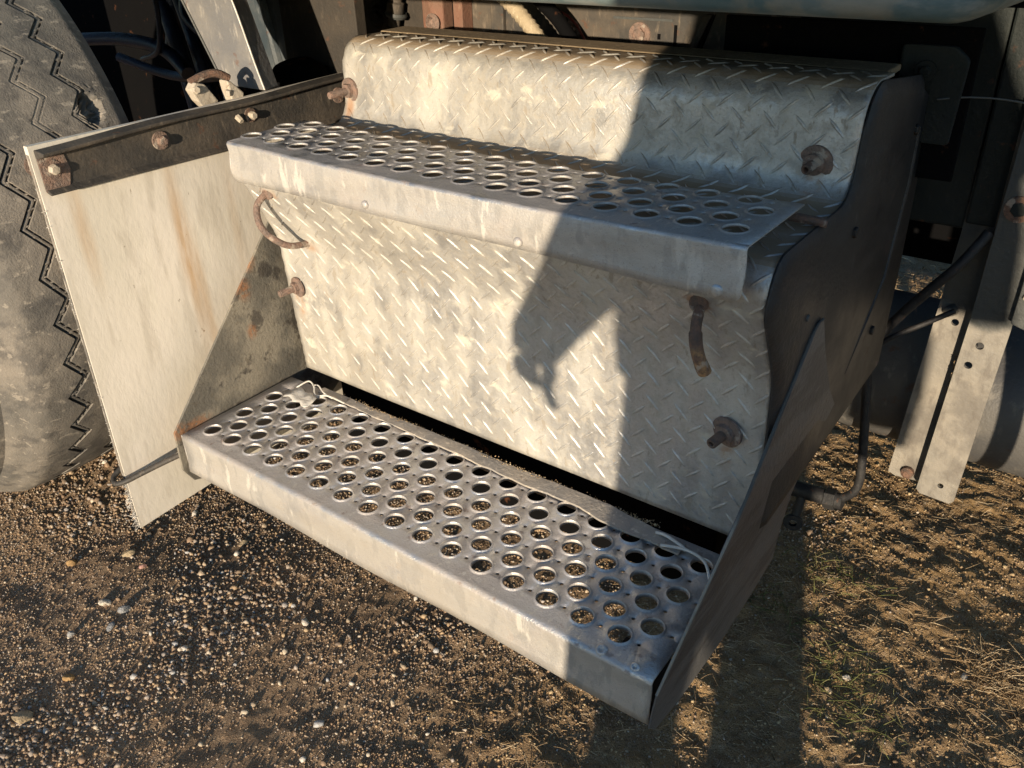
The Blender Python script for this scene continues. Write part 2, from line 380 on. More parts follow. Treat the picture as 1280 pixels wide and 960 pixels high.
# ------------------------------------------------------------------ ground: one sheet to the horizon
GZ = -0.30
def right_mask(x, y):      # 0 = gravel left of the step box, 1 = brown earth right of it
    return np.clip((x + .25 * vnoise(x * 5, y * 5, 3) - .25 * (y < 99) * 0 - .42) / .3, 0, 1)
def ground_h(x, y):
    rm = right_mask(x, y)
    h = .022 * fbm(x, y, 2.2, 3, .5, 1) + .0065 * fbm(x, y, 14, 3, .55, 5)
    h += (.0036 + .0030 * rm) * fbm(x, y, 60, 3, .6, 9)
    # straw-like ridges and clods in the brown earth, lying roughly along the truck
    a = .35; u = x * math.cos(a) - y * math.sin(a); w = x * math.sin(a) + y * math.cos(a)
    h += rm * .013 * fbm(u * .45, w * 1.5, 24, 4, .62, 21)
    h += rm * .006 * np.maximum(0, fbm(x, y, 34, 2, .6, 31)) * 2
    h -= .040 * np.clip((y - 1.15) / .3, 0, 1) ** 2 * (3 - 2 * np.clip((y - 1.15) / .3, 0, 1))
    t_ = np.clip((-.30 - x) / .24, 0, 1) * np.clip((2.2 - np.abs(x + 1.2)) / 1.0, 0, 1) * np.clip((1.2 - np.abs(y)) / .5, 0, 1); h += .080 * t_ * t_ * (3 - 2 * t_)      # gravel heaped against the tyre
    far = np.clip((np.hypot(x - .3, y - .4) - 2.5) / 4, 0, 1)
    return GZ + h * (1 - .5 * far)
def axis_pts(lo, hi, step, far, grow=1.16):
    core = list(np.arange(lo, hi, step)); out = []; s = step; v = core[-1]
    while v < far: s *= grow; v += s; out.append(v)
    neg = []; s = step; v = core[0]
    while v > -far: s *= grow; v -= s; neg.append(v)
    return np.array(neg[::-1] + core + out)
gx = axis_pts(-.75, 1.0, .0036, 120, 1.10); gy = axis_pts(-.42, 1.15, .0036, 1.2, 1.10); gy = gy[gy > -130]
gy = np.concatenate([gy, np.arange(gy[-1] + .01, 2.3, .011)]); st_ = .011; ex_ = []; vv_ = gy[-1]
while vv_ < 120: st_ *= 1.1; vv_ += st_; ex_.append(vv_)
ex2 = []; st_ = .0036; vv_ = gy[0]
while vv_ > -120: st_ *= 1.1; vv_ -= st_; ex2.append(vv_)
gy = np.concatenate([np.array(ex2[::-1]), gy, np.array(ex_)])
X, Y = np.meshgrid(gx, gy); Zg = ground_h(X, Y)
V = np.stack([X.ravel(), Y.ravel(), Zg.ravel()], 1); nx_, ny_ = len(gx), len(gy)
I = (np.arange(ny_ - 1)[:, None] * nx_ + np.arange(nx_ - 1)[None]).ravel()
gme = np_mesh('ground', V, np.stack([I, I + 1, I + nx_ + 1, I + nx_], 1))
ground = link('ground', gme, 'soil', smooth='all'); ground['kind'] = 'structure'

# scattered stones (as one mass), built from a few rough templates
def stone_templates(n=16):
    out = []
    for k in range(n):
        bm = bmesh.new(); bmesh.ops.create_icosphere(bm, subdivisions=1, radius=1.0)
        v = np.array([q.co[:] for q in bm.verts]); f = np.array([[q.index for q in p.verts] for p in bm.faces]); bm.free()
        r = np.random.default_rng(k); v = v[:12] if len(v) > 42 else v
        v = v * (1 + r.uniform(-.28, .22, (len(v), 1))); v *= r.uniform([.7, .55, .4], [1.25, 1., .8]); out.append((v, f))
    return out
TPL = stone_templates()
def low_templates(n=12):
    # 12-vertex icosahedra for the many
    t = (1 + 5 ** .5) / 2
    v0 = np.array([(-1, t, 0), (1, t, 0), (-1, -t, 0), (1, -t, 0), (0, -1, t), (0, 1, t), (0, -1, -t), (0, 1, -t), (t, 0, -1), (t, 0, 1), (-t, 0, -1), (-t, 0, 1)], float)
    v0 /= np.linalg.norm(v0[0])
    f = np.array([(0, 11, 5), (0, 5, 1), (0, 1, 7), (0, 7, 10), (0, 10, 11), (1, 5, 9), (5, 11, 4), (11, 10, 2), (10, 7, 6), (7, 1, 8), (3, 9, 4), (3, 4, 2), (3, 2, 6), (3, 6, 8), (3, 8, 9), (4, 9, 5), (2, 4, 11), (6, 2, 10), (8, 6, 7), (9, 8, 1)])
    return [(v0 * (1 + rng.uniform(-.3, .3, (12, 1))) * rng.uniform([.7, .6, .4], [1.3, 1.1, .9]), f) for _ in range(n)]
LOW = low_templates()
def octa(n=14):
    v0 = np.array([(1, 0, 0), (-1, 0, 0), (0, 1, 0), (0, -1, 0), (0, 0, 1), (0, 0, -1)], float) * 1.15
    f = np.array([(0, 2, 4), (2, 1, 4), (1, 3, 4), (3, 0, 4), (2, 0, 5), (1, 2, 5), (3, 1, 5), (0, 3, 5)])
    return [(v0 * (1 + rng.uniform(-.3, .3, (6, 1))) + rng.uniform(-.22, .22, (6, 3)), f) for _ in range(n)]
OCT = octa()
def rotm(n):
    q = rng.normal(size=(n, 4)); q /= np.linalg.norm(q, axis=1)[:, None]; w, x, y, z = q.T
    return np.stack([np.stack([1 - 2 * (y * y + z * z), 2 * (x * y - z * w), 2 * (x * z + y * w)], 1),
                     np.stack([2 * (x * y + z * w), 1 - 2 * (x * x + z * z), 2 * (y * z - x * w)], 1),
                     np.stack([2 * (x * z - y * w), 2 * (y * z + x * w), 1 - 2 * (x * x + y * y)], 1)], 1)
def scatter(name, x, y, s, mat, sink=.25, T=None):
    T = T or LOW; nv = len(T[0][0])
    n = len(x); z = ground_h(x, y) + s * (.5 - sink); R_ = rotm(n); Vs = []; Fs = []; off = 0
    which = rng.integers(0, len(T), n)
    for k, (v, f) in enumerate(T):
        m = which == k; c = int(m.sum())
        if not c: continue
        vv = np.einsum('nij,vj->nvi', R_[m], v) * s[m][:, None, None] + np.stack([x[m], y[m], z[m]], 1)[:, None, :]
        Vs.append(vv.reshape(-1, 3)); Fs.append((f[None] + (np.arange(c) * nv)[:, None, None] + off).reshape(-1, 3)); off += c * nv
    return link(name, np_mesh(name, np.concatenate(Vs), np.concatenate(Fs)), mat, kind='stuff')
# the area of ground that the picture can show
def sample_area(n):
    x = rng.uniform(-.75, 1.0, n * 3); y = rng.uniform(-.42, 1.1, n * 3)
    keep = (y > -.36 + .66 * (x + .03) - .12) & (y < .35 + .8 * (x + .7)) ; return x[keep][:n], y[keep][:n]
x, y = sample_area(230000); rm = right_mask(x, y)
clump = fbm(x, y, 7, 3, .6, 77)
keep = (rng.random(len(x)) > rm * .93) & (rng.random(len(x)) < .62 + 1.9 * clump)
x, y = x[keep], y[keep]
s = np.clip(.0010 * np.exp(rng.normal(0, .38, len(x))), .0006, .0040)
big = fbm(x, y, 5, 3, .6, 99)
s *= 1 + 1.0 * np.clip(big * 4 + .25 - (x > .05) * .6, 0, 1)
print('fine', len(x)); scatter('fine_gravel', x, y, s, 'gravel', .32, OCT)
bpy.data.objects['fine_gravel']['label'] = 'fine mixed gravel grains lying loose on the ground'; bpy.data.objects['fine_gravel']['category'] = 'gravel'
x, y = sample_area(120000); rm = right_mask(x, y); keep = (rng.random(len(x)) < rm) & (rng.random(len(x)) < .55 + 2 * fbm(x, y, 9, 3, .6, 55))
x, y = x[keep], y[keep]; s = np.clip(.00095 * np.exp(rng.normal(0, .42, len(x))), .0005, .0042)
scatter('soil_crumbs', x, y, s, 'crumbs', .3, OCT)
bpy.data.objects['soil_crumbs']['label'] = 'brown crumbs of earth scattered right of the step box'; bpy.data.objects['soil_crumbs']['category'] = 'soil'
# coarser pebbles towards the lower left
n = 2400; x = rng.uniform(-.6, .35, n); y = rng.uniform(-.4, .35, n); keep = rng.random(n) < np.clip(.30 + 2.2 * fbm(x, y, 5, 3, .6, 99) - .6 * np.clip(x - .02, 0, 1), 0.02, 1)
x, y = x[keep], y[keep]; s = np.clip(.0036 * np.exp(rng.normal(0, .30, len(x))), .0025, .0075)
scatter('coarse_gravel', x, y, s, 'pale_gravel', .3)
bpy.data.objects['coarse_gravel']['label'] = 'coarser pale pebbles strewn over the gravel at lower left'; bpy.data.objects['coarse_gravel']['category'] = 'gravel'

# dry straw and grass strands
def strands(name, n, mat, label, cat, region, L=(.012, .04), r=.0004, lift=.25):
    mbv = []; mbf = []; off = 0
    for i in range(n):
        x0, y0 = region()
        l = random.uniform(*L); a = random.gauss(-.45, .7) if random.random() < .6 else random.uniform(0, 6.28)
        el = abs(random.gauss(0, lift)); b = random.uniform(-.3, .3)
        pts = []
        for k in range(4):
            t = k / 3; aa = a + b * t
            pts.append((x0 + math.cos(aa) * math.cos(el) * l * t, y0 + math.sin(aa) * math.cos(el) * l * t, math.sin(el) * l * t * (1.25 - .5 * t)))
        rr = r * random.uniform(.6, 1.5)
        for k, p in enumerate(pts):
            w = rr * (1 - .6 * k / 3); ca, sa = -math.sin(a), math.cos(a)
            mbv += [(p[0] + ca * w, p[1] + sa * w, p[2], x0, y0), (p[0] - ca * w, p[1] - sa * w, p[2], x0, y0), (p[0], p[1], p[2] + 1.6 * w, x0, y0)]
        for k in range(3):
            for j in range(3):
                a0 = off + k * 3 + j; a1 = off + k * 3 + (j + 1) % 3
                mbf.append((a0, a1, a1 + 3, a0 + 3))
        off += 12
    A = np.array(mbv); z = np.maximum(ground_h(A[:, 3], A[:, 4]), ground_h(A[:, 0], A[:, 1])) + .0008
    o = link(name, np_mesh(name, np.stack([A[:, 0], A[:, 1], A[:, 2] + z], 1), mbf), mat, kind='stuff')
    o['label'] = label; o['category'] = cat
def reg_right():
    while True:
        x, y = random.uniform(.3, 1.0), random.uniform(0, 1.1)
        if right_mask(np.array([x]), np.array([y]))[0] > random.random() and vnoise(np.array([x * 8]), np.array([y * 8]), 8)[0] > random.random() * .8: return x, y
def reg_far():
    return random.uniform(.2, .9), random.uniform(1.3, 2.1)
strands('dry_straw', 4200, 'straw', 'dry straw and dead stalks lying on the brown earth', 'straw', reg_right, (.006, .026), .00035, .2)
strands('far_dry_grass', 1500, 'straw', 'patch of dry pale grass seen under the truck', 'grass', reg_far, (.03, .09), .0012, .5)
def tuft_region(c, r):
    def f(): return random.gauss(c[0], r), random.gauss(c[1], r * .6)
    return f
strands('dry_tuft', 260, 'straw', 'bleached dry grass tuft at the right edge of the brown earth', 'grass', tuft_region((.90, .47), .03), (.02, .05), .0005, .45)
strands('green_grass', 420, 'grass', 'sparse green grass blades by the right side of the step box', 'grass',
        lambda: tuft_region(random.choice([(.72, .36), (.75, .30), (.60, .42), (.55, 1.55), (.66, .52)]), .035)(), (.01, .035), .0005, .6)

# single larger stones one can pick out
def stone(pos, size, mat, label, seed, aspect=(1.2, .9, .6)):
    bm = bmesh.new(); bmesh.ops.create_icosphere(bm, subdivisions=2, radius=1.0); r = np.random.default_rng(seed)
    dirs = r.normal(size=(9, 3)); dirs /= np.linalg.norm(dirs, axis=1)[:, None]; cut = r.uniform(.62, .92, 9)
    for v in bm.verts:
        p = np.array(v.co)
        for d, c in zip(dirs, cut):
            t = p @ d
            if t > c: p = p - d * (t - c)
        p *= np.array(aspect) * size * (1 + r.uniform(-.03, .03)); v.co = p
    me = bpy.data.meshes.new('stone'); bm.to_mesh(me); bm.free()
    o = link('stone', me, mat, smooth=True, angle=28)
    o.location = (pos[0], pos[1], float(ground_h(np.array([pos[0]]), np.array([pos[1]]))[0]) + size * aspect[2] * .35)
    o.rotation_euler = (r.uniform(-.2, .2), r.uniform(-.2, .2), r.uniform(0, 6.3))
    tag(o, label, 'stone', 'larger stones among the gravel')
def smat(n, c):
    m = Mat(n, c, .8, 0, .3); m.layer(m.noise(160, .4, .66, 6), [q * .55 for q in c], k=.7); m.layer(m.noise(50, .55, .65, 5), (.2, .13, .07), k=.5)
    m.bump(m.noise(380, .3, .7, 5), .0012, .7); return m.done()
tan, ochre, pale, grey, pink = smat('tan_stone', (.42, .33, .21)), smat('ochre_stone', (.40, .25, .11)), smat('pale_stone', (.55, .50, .42)), smat('grey_stone', (.33, .33, .33)), smat('pink_stone', (.42, .24, .20))
for a in (
    ((-.248, -.049), .0095, tan, 'flat tan stone on the gravel below the tip of the white flap', 1, (1.3, .8, .6)),
    ((-.307, -.112), .0085, ochre, 'rounded ochre stone at the left edge below the tyre', 2, (1, .9, .75)),
    ((-.077, -.303), .0120, tan, 'largest tan stone lying in the bottom left corner', 3, (1.3, .9, .6)),
    ((-.178, -.131), .0085, pale, 'angular white stone in the middle of the left gravel', 4, (1.2, .8, .7)),
    ((-.142, -.122), .0090, grey, 'angular light grey stone right of the angular white one', 5, (1.1, .9, .7)),
    ((-.128, -.152), .0070, grey, 'flat bluish grey stone just below the light grey angular one', 6, (1.2, .8, .5)),
    ((-.160, -.193), .0070, grey, 'small upright grey stone lower down in the left gravel', 7, (.8, .7, 1.0)),
    ((-.124, .074), .0075, tan, 'smooth tan pebble under the left end of the lower step', 8, (1.3, .9, .6)),
    ((-.092, -.235), .0075, ochre, 'small ochre pebble near the bottom left stone', 9, (1.2, .9, .6)),
    ((-.20, -.055), .0060, pink, 'small reddish stone right of the flat tan stone', 10, (1.1, .8, .7)),
    ((.855, .441), .0062, pale, 'white chip lying alone on the brown earth at right', 11, (1.4, .7, .5)),
    ((.735, .352), .0058, pale, 'upper of the two cream pebbles on the lit brown earth', 12, (1, .8, .8)),
    ((.722, .322), .0062, tan, 'lower of the two cream pebbles on the lit brown earth', 13, (1.1, .8, .7)),
    ((.575, .192), .0060, pale, 'small pale stone close to the bottom corner of the side plate', 14, (1.1, .8, .7))):
    stone(*a)

# ------------------------------------------------------------------ step box
P_ = .04; Q_ = .02473
box = empty('step_box', (.31, .25, -.06), 'silver checker plate battery box cover with two perforated steps bolted to the truck', 'step')
prof2 = rounded([(.372, .4285), (.300, .4300), (.292, .3270), (.103, .3275), (.116, .290), (.152, .212), (.160, .018)],
                [.034, .030, .026, .03, .08], 10)
prof = resample(prof2, .006)
def wob(x, t): return .0011 * float(fbm(np.array([x]), np.array([t]), 7, 2, .5, 41)[0]) * 2
arc = [0]
for a, b in zip(prof[:-1], prof[1:]): arc.append(arc[-1] + (b - a).length)
def prof_at(s):
    s = min(max(s, 0), arc[-1] - 1e-6); i = int(np.searchsorted(arc, s, side='right')) - 1; f = (s - arc[i]) / (arc[i + 1] - arc[i])
    p = prof[i].lerp(prof[i + 1], f); i0 = max(i - 1, 0); i1 = min(i + 2, len(prof) - 1)
    t = (prof[i1] - prof[i0]).normalized(); return p, Vector((-t.y, t.x)) * 1.0
p_, n_ = prof_at(arc[-1] * .9)
NS = 1 if n_.x < 0 else -1      # outward normal points to -y on the front face
NXC = 110; XL, XR = .000, .6552
cv = []; cf = []
XW = np.linspace(XL, XR, NXC); S_ = np.array(arc)
WG = .0026 * fbm(np.repeat(XW[:, None], len(S_), 1), np.repeat(S_[None], NXC, 0), 6, 2, .5, 41)
def cover_pt(x, s, h=0.0):
    p, n = prof_at(s); w = .0026 * float(fbm(np.array([x]), np.array([s]), 6, 2, .5, 41)[0]); n = n * NS
    jag = 0
    return (x, p.x + n.x * (w + h), p.y + n.y * (w + h))
for x in XW:
    for s in arc: cv.append(cover_pt(x, s))
m_ = len(arc)
for i in range(NXC - 1):
    for j in range(m_ - 1): cf.append((i * m_ + j, (i + 1) * m_ + j, (i + 1) * m_ + j + 1, i * m_ + j + 1))
# a slightly ragged left cut edge
for j in range(m_): x, y, z = cv[j]; cv[j] = (x + random.uniform(-.0009, .0009), y, z)
mb = MB().add(cv, cf); cover = link('cover_plate', mb.mesh(), 'checker', box, smooth='all')
sm = cover.modifiers.new('solid', 'SOLIDIFY'); sm.thickness = .003; sm.offset = -1
# raised bars of the checker plate
mb = MB(); PB = .0309; hb = .0137; Lb = .0132; Wb = .0021
s395 = next(a for a, p in zip(arc, prof) if p.y < .395 and p.x < .32)
j = -int((s395 - .004) / hb); s = s395 + j * hb
while s < arc[-1] - .006:
    i = 0
    while True:
        x = .633 - 20 * PB + i * PB + (PB / 2 if j % 2 else 0)
        if x < XL + .004: i += 1; continue
        if x > XR - .006: break
        sg = -1 if j % 2 == 0 else 1
        a = math.radians(45 + random.uniform(-2, 2)); dx, ds = math.cos(a), -sg * math.sin(a)
        segs = [(-1, 0), (-.55, .72), (0, 1), (.55, .72), (1, 0)]
        Lt = [(t, w * Wb) for t, w in segs]
        ring = []
        ok = True
        def pt(t, o, h):
            xx = x + dx * t * Lb - ds * o; ss = s + ds * t * Lb + dx * o
            xx = min(max(xx, XL + .0006), XR - .0006)
            return cover_pt(xx, ss, h)
        base = []
        Vb = [pt(-1, 0, -.0004)]
        for t, w in ((-.55, .72), (0, 1), (.55, .72)):
            Vb += [pt(t, w * Wb, -.0004), pt(t, w * Wb * .35, .0013), pt(t, -w * Wb * .35, .0013), pt(t, -w * Wb, -.0004)]
        Vb.append(pt(1, 0, -.0004))
        F = []
        for q in range(3): F.append((0, 1 + q, 2 + q)) if q < 3 else None
        for g in (0, 1):
            for q in range(3):
                a0 = 1 + g * 4 + q; F.append((a0, a0 + 4, a0 + 5, a0 + 1))
        for q in range(3): F.append((9 + q, 13, 10 + q))
        mb.add(Vb, F); i += 1
    s += hb; j += 1
rb = link('raised_tread_bar', mb.mesh(), 'checker', cover, smooth=True, angle=60, kind='stuff')
rb['label'] = 'rows of small raised bars embossed on the checker plate'

def cdt_plane(w0, w1, d0, d1, big, small, rb_, rs_, nb=26, ns=8, grid=.02):
    """flat sheet with round holes; returns verts, tris (2D)"""
    co = []; ed = []
    def loop(pts):
        n0 = len(co); co.extend(pts); k = len(pts); ed.extend([(n0 + i, n0 + (i + 1) % k) for i in range(k)])
    nxs = int((w1 - w0) / grid); nys = max(2, int((d1 - d0) / grid))
    bd = [(w0 + (w1 - w0) * i / nxs, d0) for i in range(nxs)] + [(w1, d0 + (d1 - d0) * i / nys) for i in range(nys)] + \
         [(w1 - (w1 - w0) * i / nxs, d1) for i in range(nxs)] + [(w0, d1 - (d1 - d0) * i / nys) for i in range(nys)]
    loop(bd)
    for c in big: loop([(c[0] + rb_ * math.cos(2 * math.pi * k / nb), c[1] + rb_ * math.sin(2 * math.pi * k / nb)) for k in range(nb)])
    for c in small: loop([(c[0] + rs_ * math.cos(2 * math.pi * k / ns), c[1] + rs_ * math.sin(2 * math.pi * k / ns)) for k in range(ns)])
    v, e, f, *_ = delaunay_2d_cdt([Vector(c) for c in co], ed, [], 1, 1e-6)
    out = []
    B = np.array(big); Sm = np.array(small)
    for t in f:
        c = np.mean([v[i][:] for i in t], axis=0)
        if (np.hypot(*(B - c).T) < rb_ * .995).any() or (np.hypot(*(Sm - c).T) < rs_ * .9).any(): continue
        out.append(tuple(t))
    return [tuple(q) for q in v], out
def build_tread(name, xa, xb, yf, yb, zt, rows, lip_h, bend, zf, corner, nfront, backlip=0):
    """perforated tread: top sheet, flared hole rims, rounded front bend and lip, as one mesh"""
    big = []; small = []
    for r, (i0, i1) in enumerate(rows):
        yy = ROW0[name] + r * Q_
        k = i0
        while k <= i1 + 1e-6: big.append((OX[name] + k * P_, yy)); k += 1
        k = i0 - .5
        while k <= i1 + .51: small.append((OX[name] + k * P_, yy)); k += 1
    small = [q for q in small if xa + .006 < q[0] < xb - .006]
    RB = .0137
    vv, ff = cdt_plane(xa, xb, yf + bend, yb, big, small, RB, .0021)
    mb = MB(); mb.add([(a, b, zf(a)) for a, b in vv], ff)
    for c in big:
        k_ = 1.0 if name == 'lower_tread' else .55
        pr = [(RB, 0), (.0130, .0003 * k_), (.0124, .0011 * k_), (.0118, .0019 * k_), (.0112, .0021 * k_), (.0107, .0014 * k_), (.0105, -.0002), (.0104, -.0028 if name == 'lower_tread' else -.0012)]
        n = 26; Vr = [(c[0] + r * math.cos(2 * math.pi * k / n), c[1] + r * math.sin(2 * math.pi * k / n), zf(c[0] + r * math.cos(2 * math.pi * k / n)) + h) for r, h in pr for k in range(n)]
        mb.add(Vr, [(i * n + k, i * n + (k + 1) % n, (i + 1) * n + (k + 1) % n, (i + 1) * n + k) for i in range(len(pr) - 1) for k in range(n)])
    # front bend + lip
    xs_ = sorted(set([xa + (xb - xa) * i / int((xb - xa) / .02) for i in range(int((xb - xa) / .02) + 1)] + ([e0 + sg * corner * (1 - math.cos(math.pi / 2 * q / 7)) for e0, sg in ((xa, 1), (xb, -1)) for q in range(1, 8)] if corner else [])))
    nxs = len(xs_) - 1; cols = []
    for x in xs_:
        z0 = zf(x); col = []
        for k in range(7):
            a = math.pi / 2 * k / 6; col.append((x, yf + bend - bend * math.sin(a), z0 - bend + bend * math.cos(a)))
        bot = zt - lip_h
        e = min(x - xa, xb - x)
        if corner and e < corner: bot += corner - math.sqrt(max(0, corner ** 2 - (corner - e) ** 2))
        for k in range(1, 6): col.append((x, yf + .0012 * math.sin(x * 21 + k), (z0 - bend) + (bot - (z0 - bend)) * k / 5))
        cols.append(col)
    if corner:   # extra columns for round lower corners
        extra = []
        for i in (1, 3, 6): extra.append(i)
    L = len(cols[0]); mb.add([p for c in cols for p in c], [(i * L + k, (i + 1) * L + k, (i + 1) * L + k + 1, i * L + k + 1) for i in range(len(cols) - 1) for k in range(L - 1)])
    if backlip:
        Vb = []; 
        for i in range(nxs + 1):
            x = xs_[i]; Vb += [(x, yb, zf(x)), (x, yb + .001, zf(x) - backlip)]
        mb.add(Vb, [(2 * i, 2 * i + 1, 2 * i + 3, 2 * i + 2) for i in range(nxs)])
    me = bpy.data.meshes.new(name); me.from_pydata(mb.v, [], mb.f)
    bm = bmesh.new(); bm.from_mesh(me); bmesh.ops.remove_doubles(bm, verts=bm.verts, dist=.00008); bmesh.ops.recalc_face_normals(bm, faces=bm.faces)
    up_ = sum(f.normal.z * f.calc_area() for f in bm.faces)
    if up_ < 0: bmesh.ops.reverse_faces(bm, faces=bm.faces)
    bm.to_mesh(me); bm.free()
    o = link(name, me, 'tread', box, smooth=True, angle=50)
    sm = o.modifiers.new('solid', 'SOLIDIFY'); sm.thickness = .0022 if name == 'lower_tread' else .0014; sm.offset = -1
    return o
ROW0 = {'lower_tread': 0.0, 'upper_tread': .1276}; OX = {'lower_tread': 0.0, 'upper_tread': .0181}
low = build_tread('lower_tread', -.0247, .6495, -.0306, .150, 0, [(0, 15), (.5, 15.5), (0, 15), (.5, 15.5), (0, 15), (.5, 15.5)], .0556, .006, lambda x: 0.0 + .0012 * math.sin(x * 9), 0, 0, .02)
ZU = .3454
def zup(x): return ZU - .002 + .0045 * ((x - .31) / .31) ** 2
upt = build_tread('upper_tread', .0126, .6423, .0945, .2115, ZU, [(0, 15), (.5, 14.5), (0, 15), (.5, 14.5)], .0436, .0040, zup, .010, 0, .0)
# rolled end flanges of the treads
mb = MB(); mb.prism([(-.029, -.002), (-.029, -.058), (-.012, -.070), (.02, -.072), (.15, -.072), (.15, -.003)], 0, -.0285, -.0262)
link('end_flange', mb.mesh(), 'tread', low, bevel=.0006)
mb = MB(); mb.box((.58, -.024, -.067), (.6495, .05, -.0575)); link('foot', mb.mesh(), 'black', low, bevel=.001)

hexbolt_later = []
def rivet(parent, x, y, z, r=.0062):
    mb = MB().lathe([(r, 0), (r * .93, .0012), (r * .7, .0022), (r * .35, .0028), (0, .003)], (x, y, z), (0, -1, 0), 18)
    link('rivet', mb.mesh(), 'tread', parent, smooth='all')
rivet(upt, .231, .0945, .3105, .0045); rivet(upt, .427, .0942, .3095, .0048); rivet(upt, .622, .0942, .3085, .0056)
# damaged rivets along the front edge of the lower tread
for x, r in ((.596, .0045), (.63, .0035)):
    mb = MB().lathe([(r * 1.3, -.0004), (r, .0012), (r * .6, .0016), (r * .5, .0005), (0, .0002)], (x, -.0245, .0), (0, -.5, .86), 14)
    link('rivet', mb.mesh(), 'tread', low, smooth='all')
mb = MB().tube([(.632, .206, .338), (.662, .216, .334)], .0042, 8); link('bolt_end', mb.mesh(), 'rustdark', upt, smooth=True)

# studs with washers holding the cover
def stud(x, y, z, axis, length, rw, tube_r, hollow=False, tilt=0):
    w = MB().lathe([(tube_r, .0005), (rw, .0005), (rw, .0034), (rw * .86, .0042), (tube_r, .0042)], (x, y, z), axis, 28)
    wo = link('washer', w.mesh(), 'rust', cover, smooth=True)
    w2 = MB().lathe([(tube_r, .004), (rw * .62, .004), (rw * .60, .009), (tube_r, .0095)], (x, y, z), axis, 6 if not hollow else 20)
    link('nut', w2.mesh(), 'rust', wo, smooth=True)
    pr = [(tube_r, .0), (tube_r, length - .001), (tube_r * .9, length)]
    pr += [(tube_r * .55, length), (tube_r * .5, length - .009), (0, length - .009)] if hollow else [(0, length)]
    # threads
    if not hollow:
        k = 0; pr2 = [(tube_r, 0)]
        d = .009
        while d < length - .002: pr2 += [(tube_r, d), (tube_r * .86, d + .0008)]; d += .0016
        pr = pr2 + [(tube_r * .9, length - .001), (0, length)]
    st = MB().lathe(pr, (x, y, z), axis, 16); link('stud', st.mesh(), 'rustdark' if hollow else 'rust', wo, smooth=True, angle=60)
stud(.010, .2975, .3680, (-.12, -1, -.05), .036, .0155, .0048)
stud(.620, .2975, .3600, (-.10, -1, -.10), .022, .0165, .0050, True)
stud(.022, .154, .1480, (-.18, -1, -.06), .030, .0135, .0048)
stud(.620, .155, .1430, (-.22, -1, -.12), .026, .0160, .0052, True)

# two bent-rod handles
def handle(name, pts, r, mat):
    link(name, MB().tube(smooth_path(pts, 7), r, 12).mesh(), mat, cover, smooth=True)
handle('handle', [(.040, .124, .286), (.0375, .116, .283), (.034, .106, .274), (.0385, .099, .262), (.0455, .098, .248), (.054, .106, .234), (.060, .122, .222), (.060, .150, .216)], .0040, 'rust')
handle('handle', [(.598, .122, .280), (.600, .112, .277), (.602, .104, .266), (.605, .101, .252), (.609, .102, .238), (.612, .107, .226)], [.0045] * 8 + [.0048] * 8 + [.0058] * 14 + [.0062] * 6, 'rustdark')
mb = MB().lathe([(.009, 0), (.008, .002), (.004, .003), (0, .0032)], (.597, .117, .282), (0, -1, .2), 14); link('weld_bead', mb.mesh(), 'rustdark', cover, smooth=True)
mb = MB().lathe([(.010, 0), (.009, .0015), (.004, .003), (0, .003)], (.040, .119, .287), (0, -1, .2), 14); link('weld_bead', mb.mesh(), 'rust', cover, smooth=True)

# box body and dusty lid behind the cover
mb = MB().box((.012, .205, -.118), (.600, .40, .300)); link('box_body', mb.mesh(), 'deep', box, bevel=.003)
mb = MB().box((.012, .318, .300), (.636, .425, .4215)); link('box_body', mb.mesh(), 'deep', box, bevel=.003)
mb = MB().box((-.004, .3735, .4225), (.648, .420, .4292)); link('lid', mb.mesh(), 'lid', box, bevel=.002)

# left gusset
mb = MB().prism([(.250, .3150), (-.034, .0010), (-.036, -.055), (-.024, -.078), (.0, -.086), (.19, -.086), (.32, .0), (.34, .28), (.30, .32)], 0, -.0365, -.0330)
gus = link('gusset_plate', mb.mesh(), 'gusset', box, bevel=.0008)

# right side cover: follows the profile, chamfered front, flat side
front = rounded([(.466, .4110), (.316, .4300), (.298, .392), (.291, .3310), (.126, .3310), (.109, .290), (.152, .212), (.160, .040)], [.030, .03, .034, .022, .03, .08], 7)
front = resample(front, .01)
def offs(P, d):
    out = []
    for i in range(len(P)):
        t = (P[min(i + 1, len(P) - 1)] - P[max(i - 1, 0)]).normalized(); n = Vector((-t.y, t.x)) * (NS * -1); out.append(P[i] + n * d)
    return out
inner = offs(front, .012); inner2 = offs(front, .0035)
back = Vector((.52, .10))
vs = []; fs = []
n = len(front)
for P, x in ((front, .6556), (front, .6568), (inner2, .6588), (inner, .6612)):
    for p in P: vs.append((x, p.x, p.y))
for r in range(3):
    for i in range(n - 1): fs.append((r * n + i, r * n + i + 1, (r + 1) * n + i + 1, (r + 1) * n + i))
k0 = 3 * n
bk = []
for i, p in enumerate(inner):
    f = i / (n - 1); q = (.508 + .010 * math.sin(f * 3.0), .380 - .315 * f); bk.append(len(vs)); vs.append((.6616, q[0], q[1]))
for i in range(n - 1): fs.append((k0 + i, k0 + i + 1, bk[i + 1], bk[i]))
mb = MB().add(vs, fs)
sc = link('side_cover', mb.mesh(), 'plate', box, smooth=True, angle=50)
so = sc.modifiers.new('solid', 'SOLIDIFY'); so.thickness = .0015; so.offset = 1
# raised rib along the side cover and rear flange
mb = MB().tube([(.6622, .475, .36), (.6626, .475, .30), (.6622, .45, .20), (.6618, .36, .12)], [.0025, .003, .003, .0015], 8); link('rib', mb.mesh(), 'plate', sc, smooth=True)
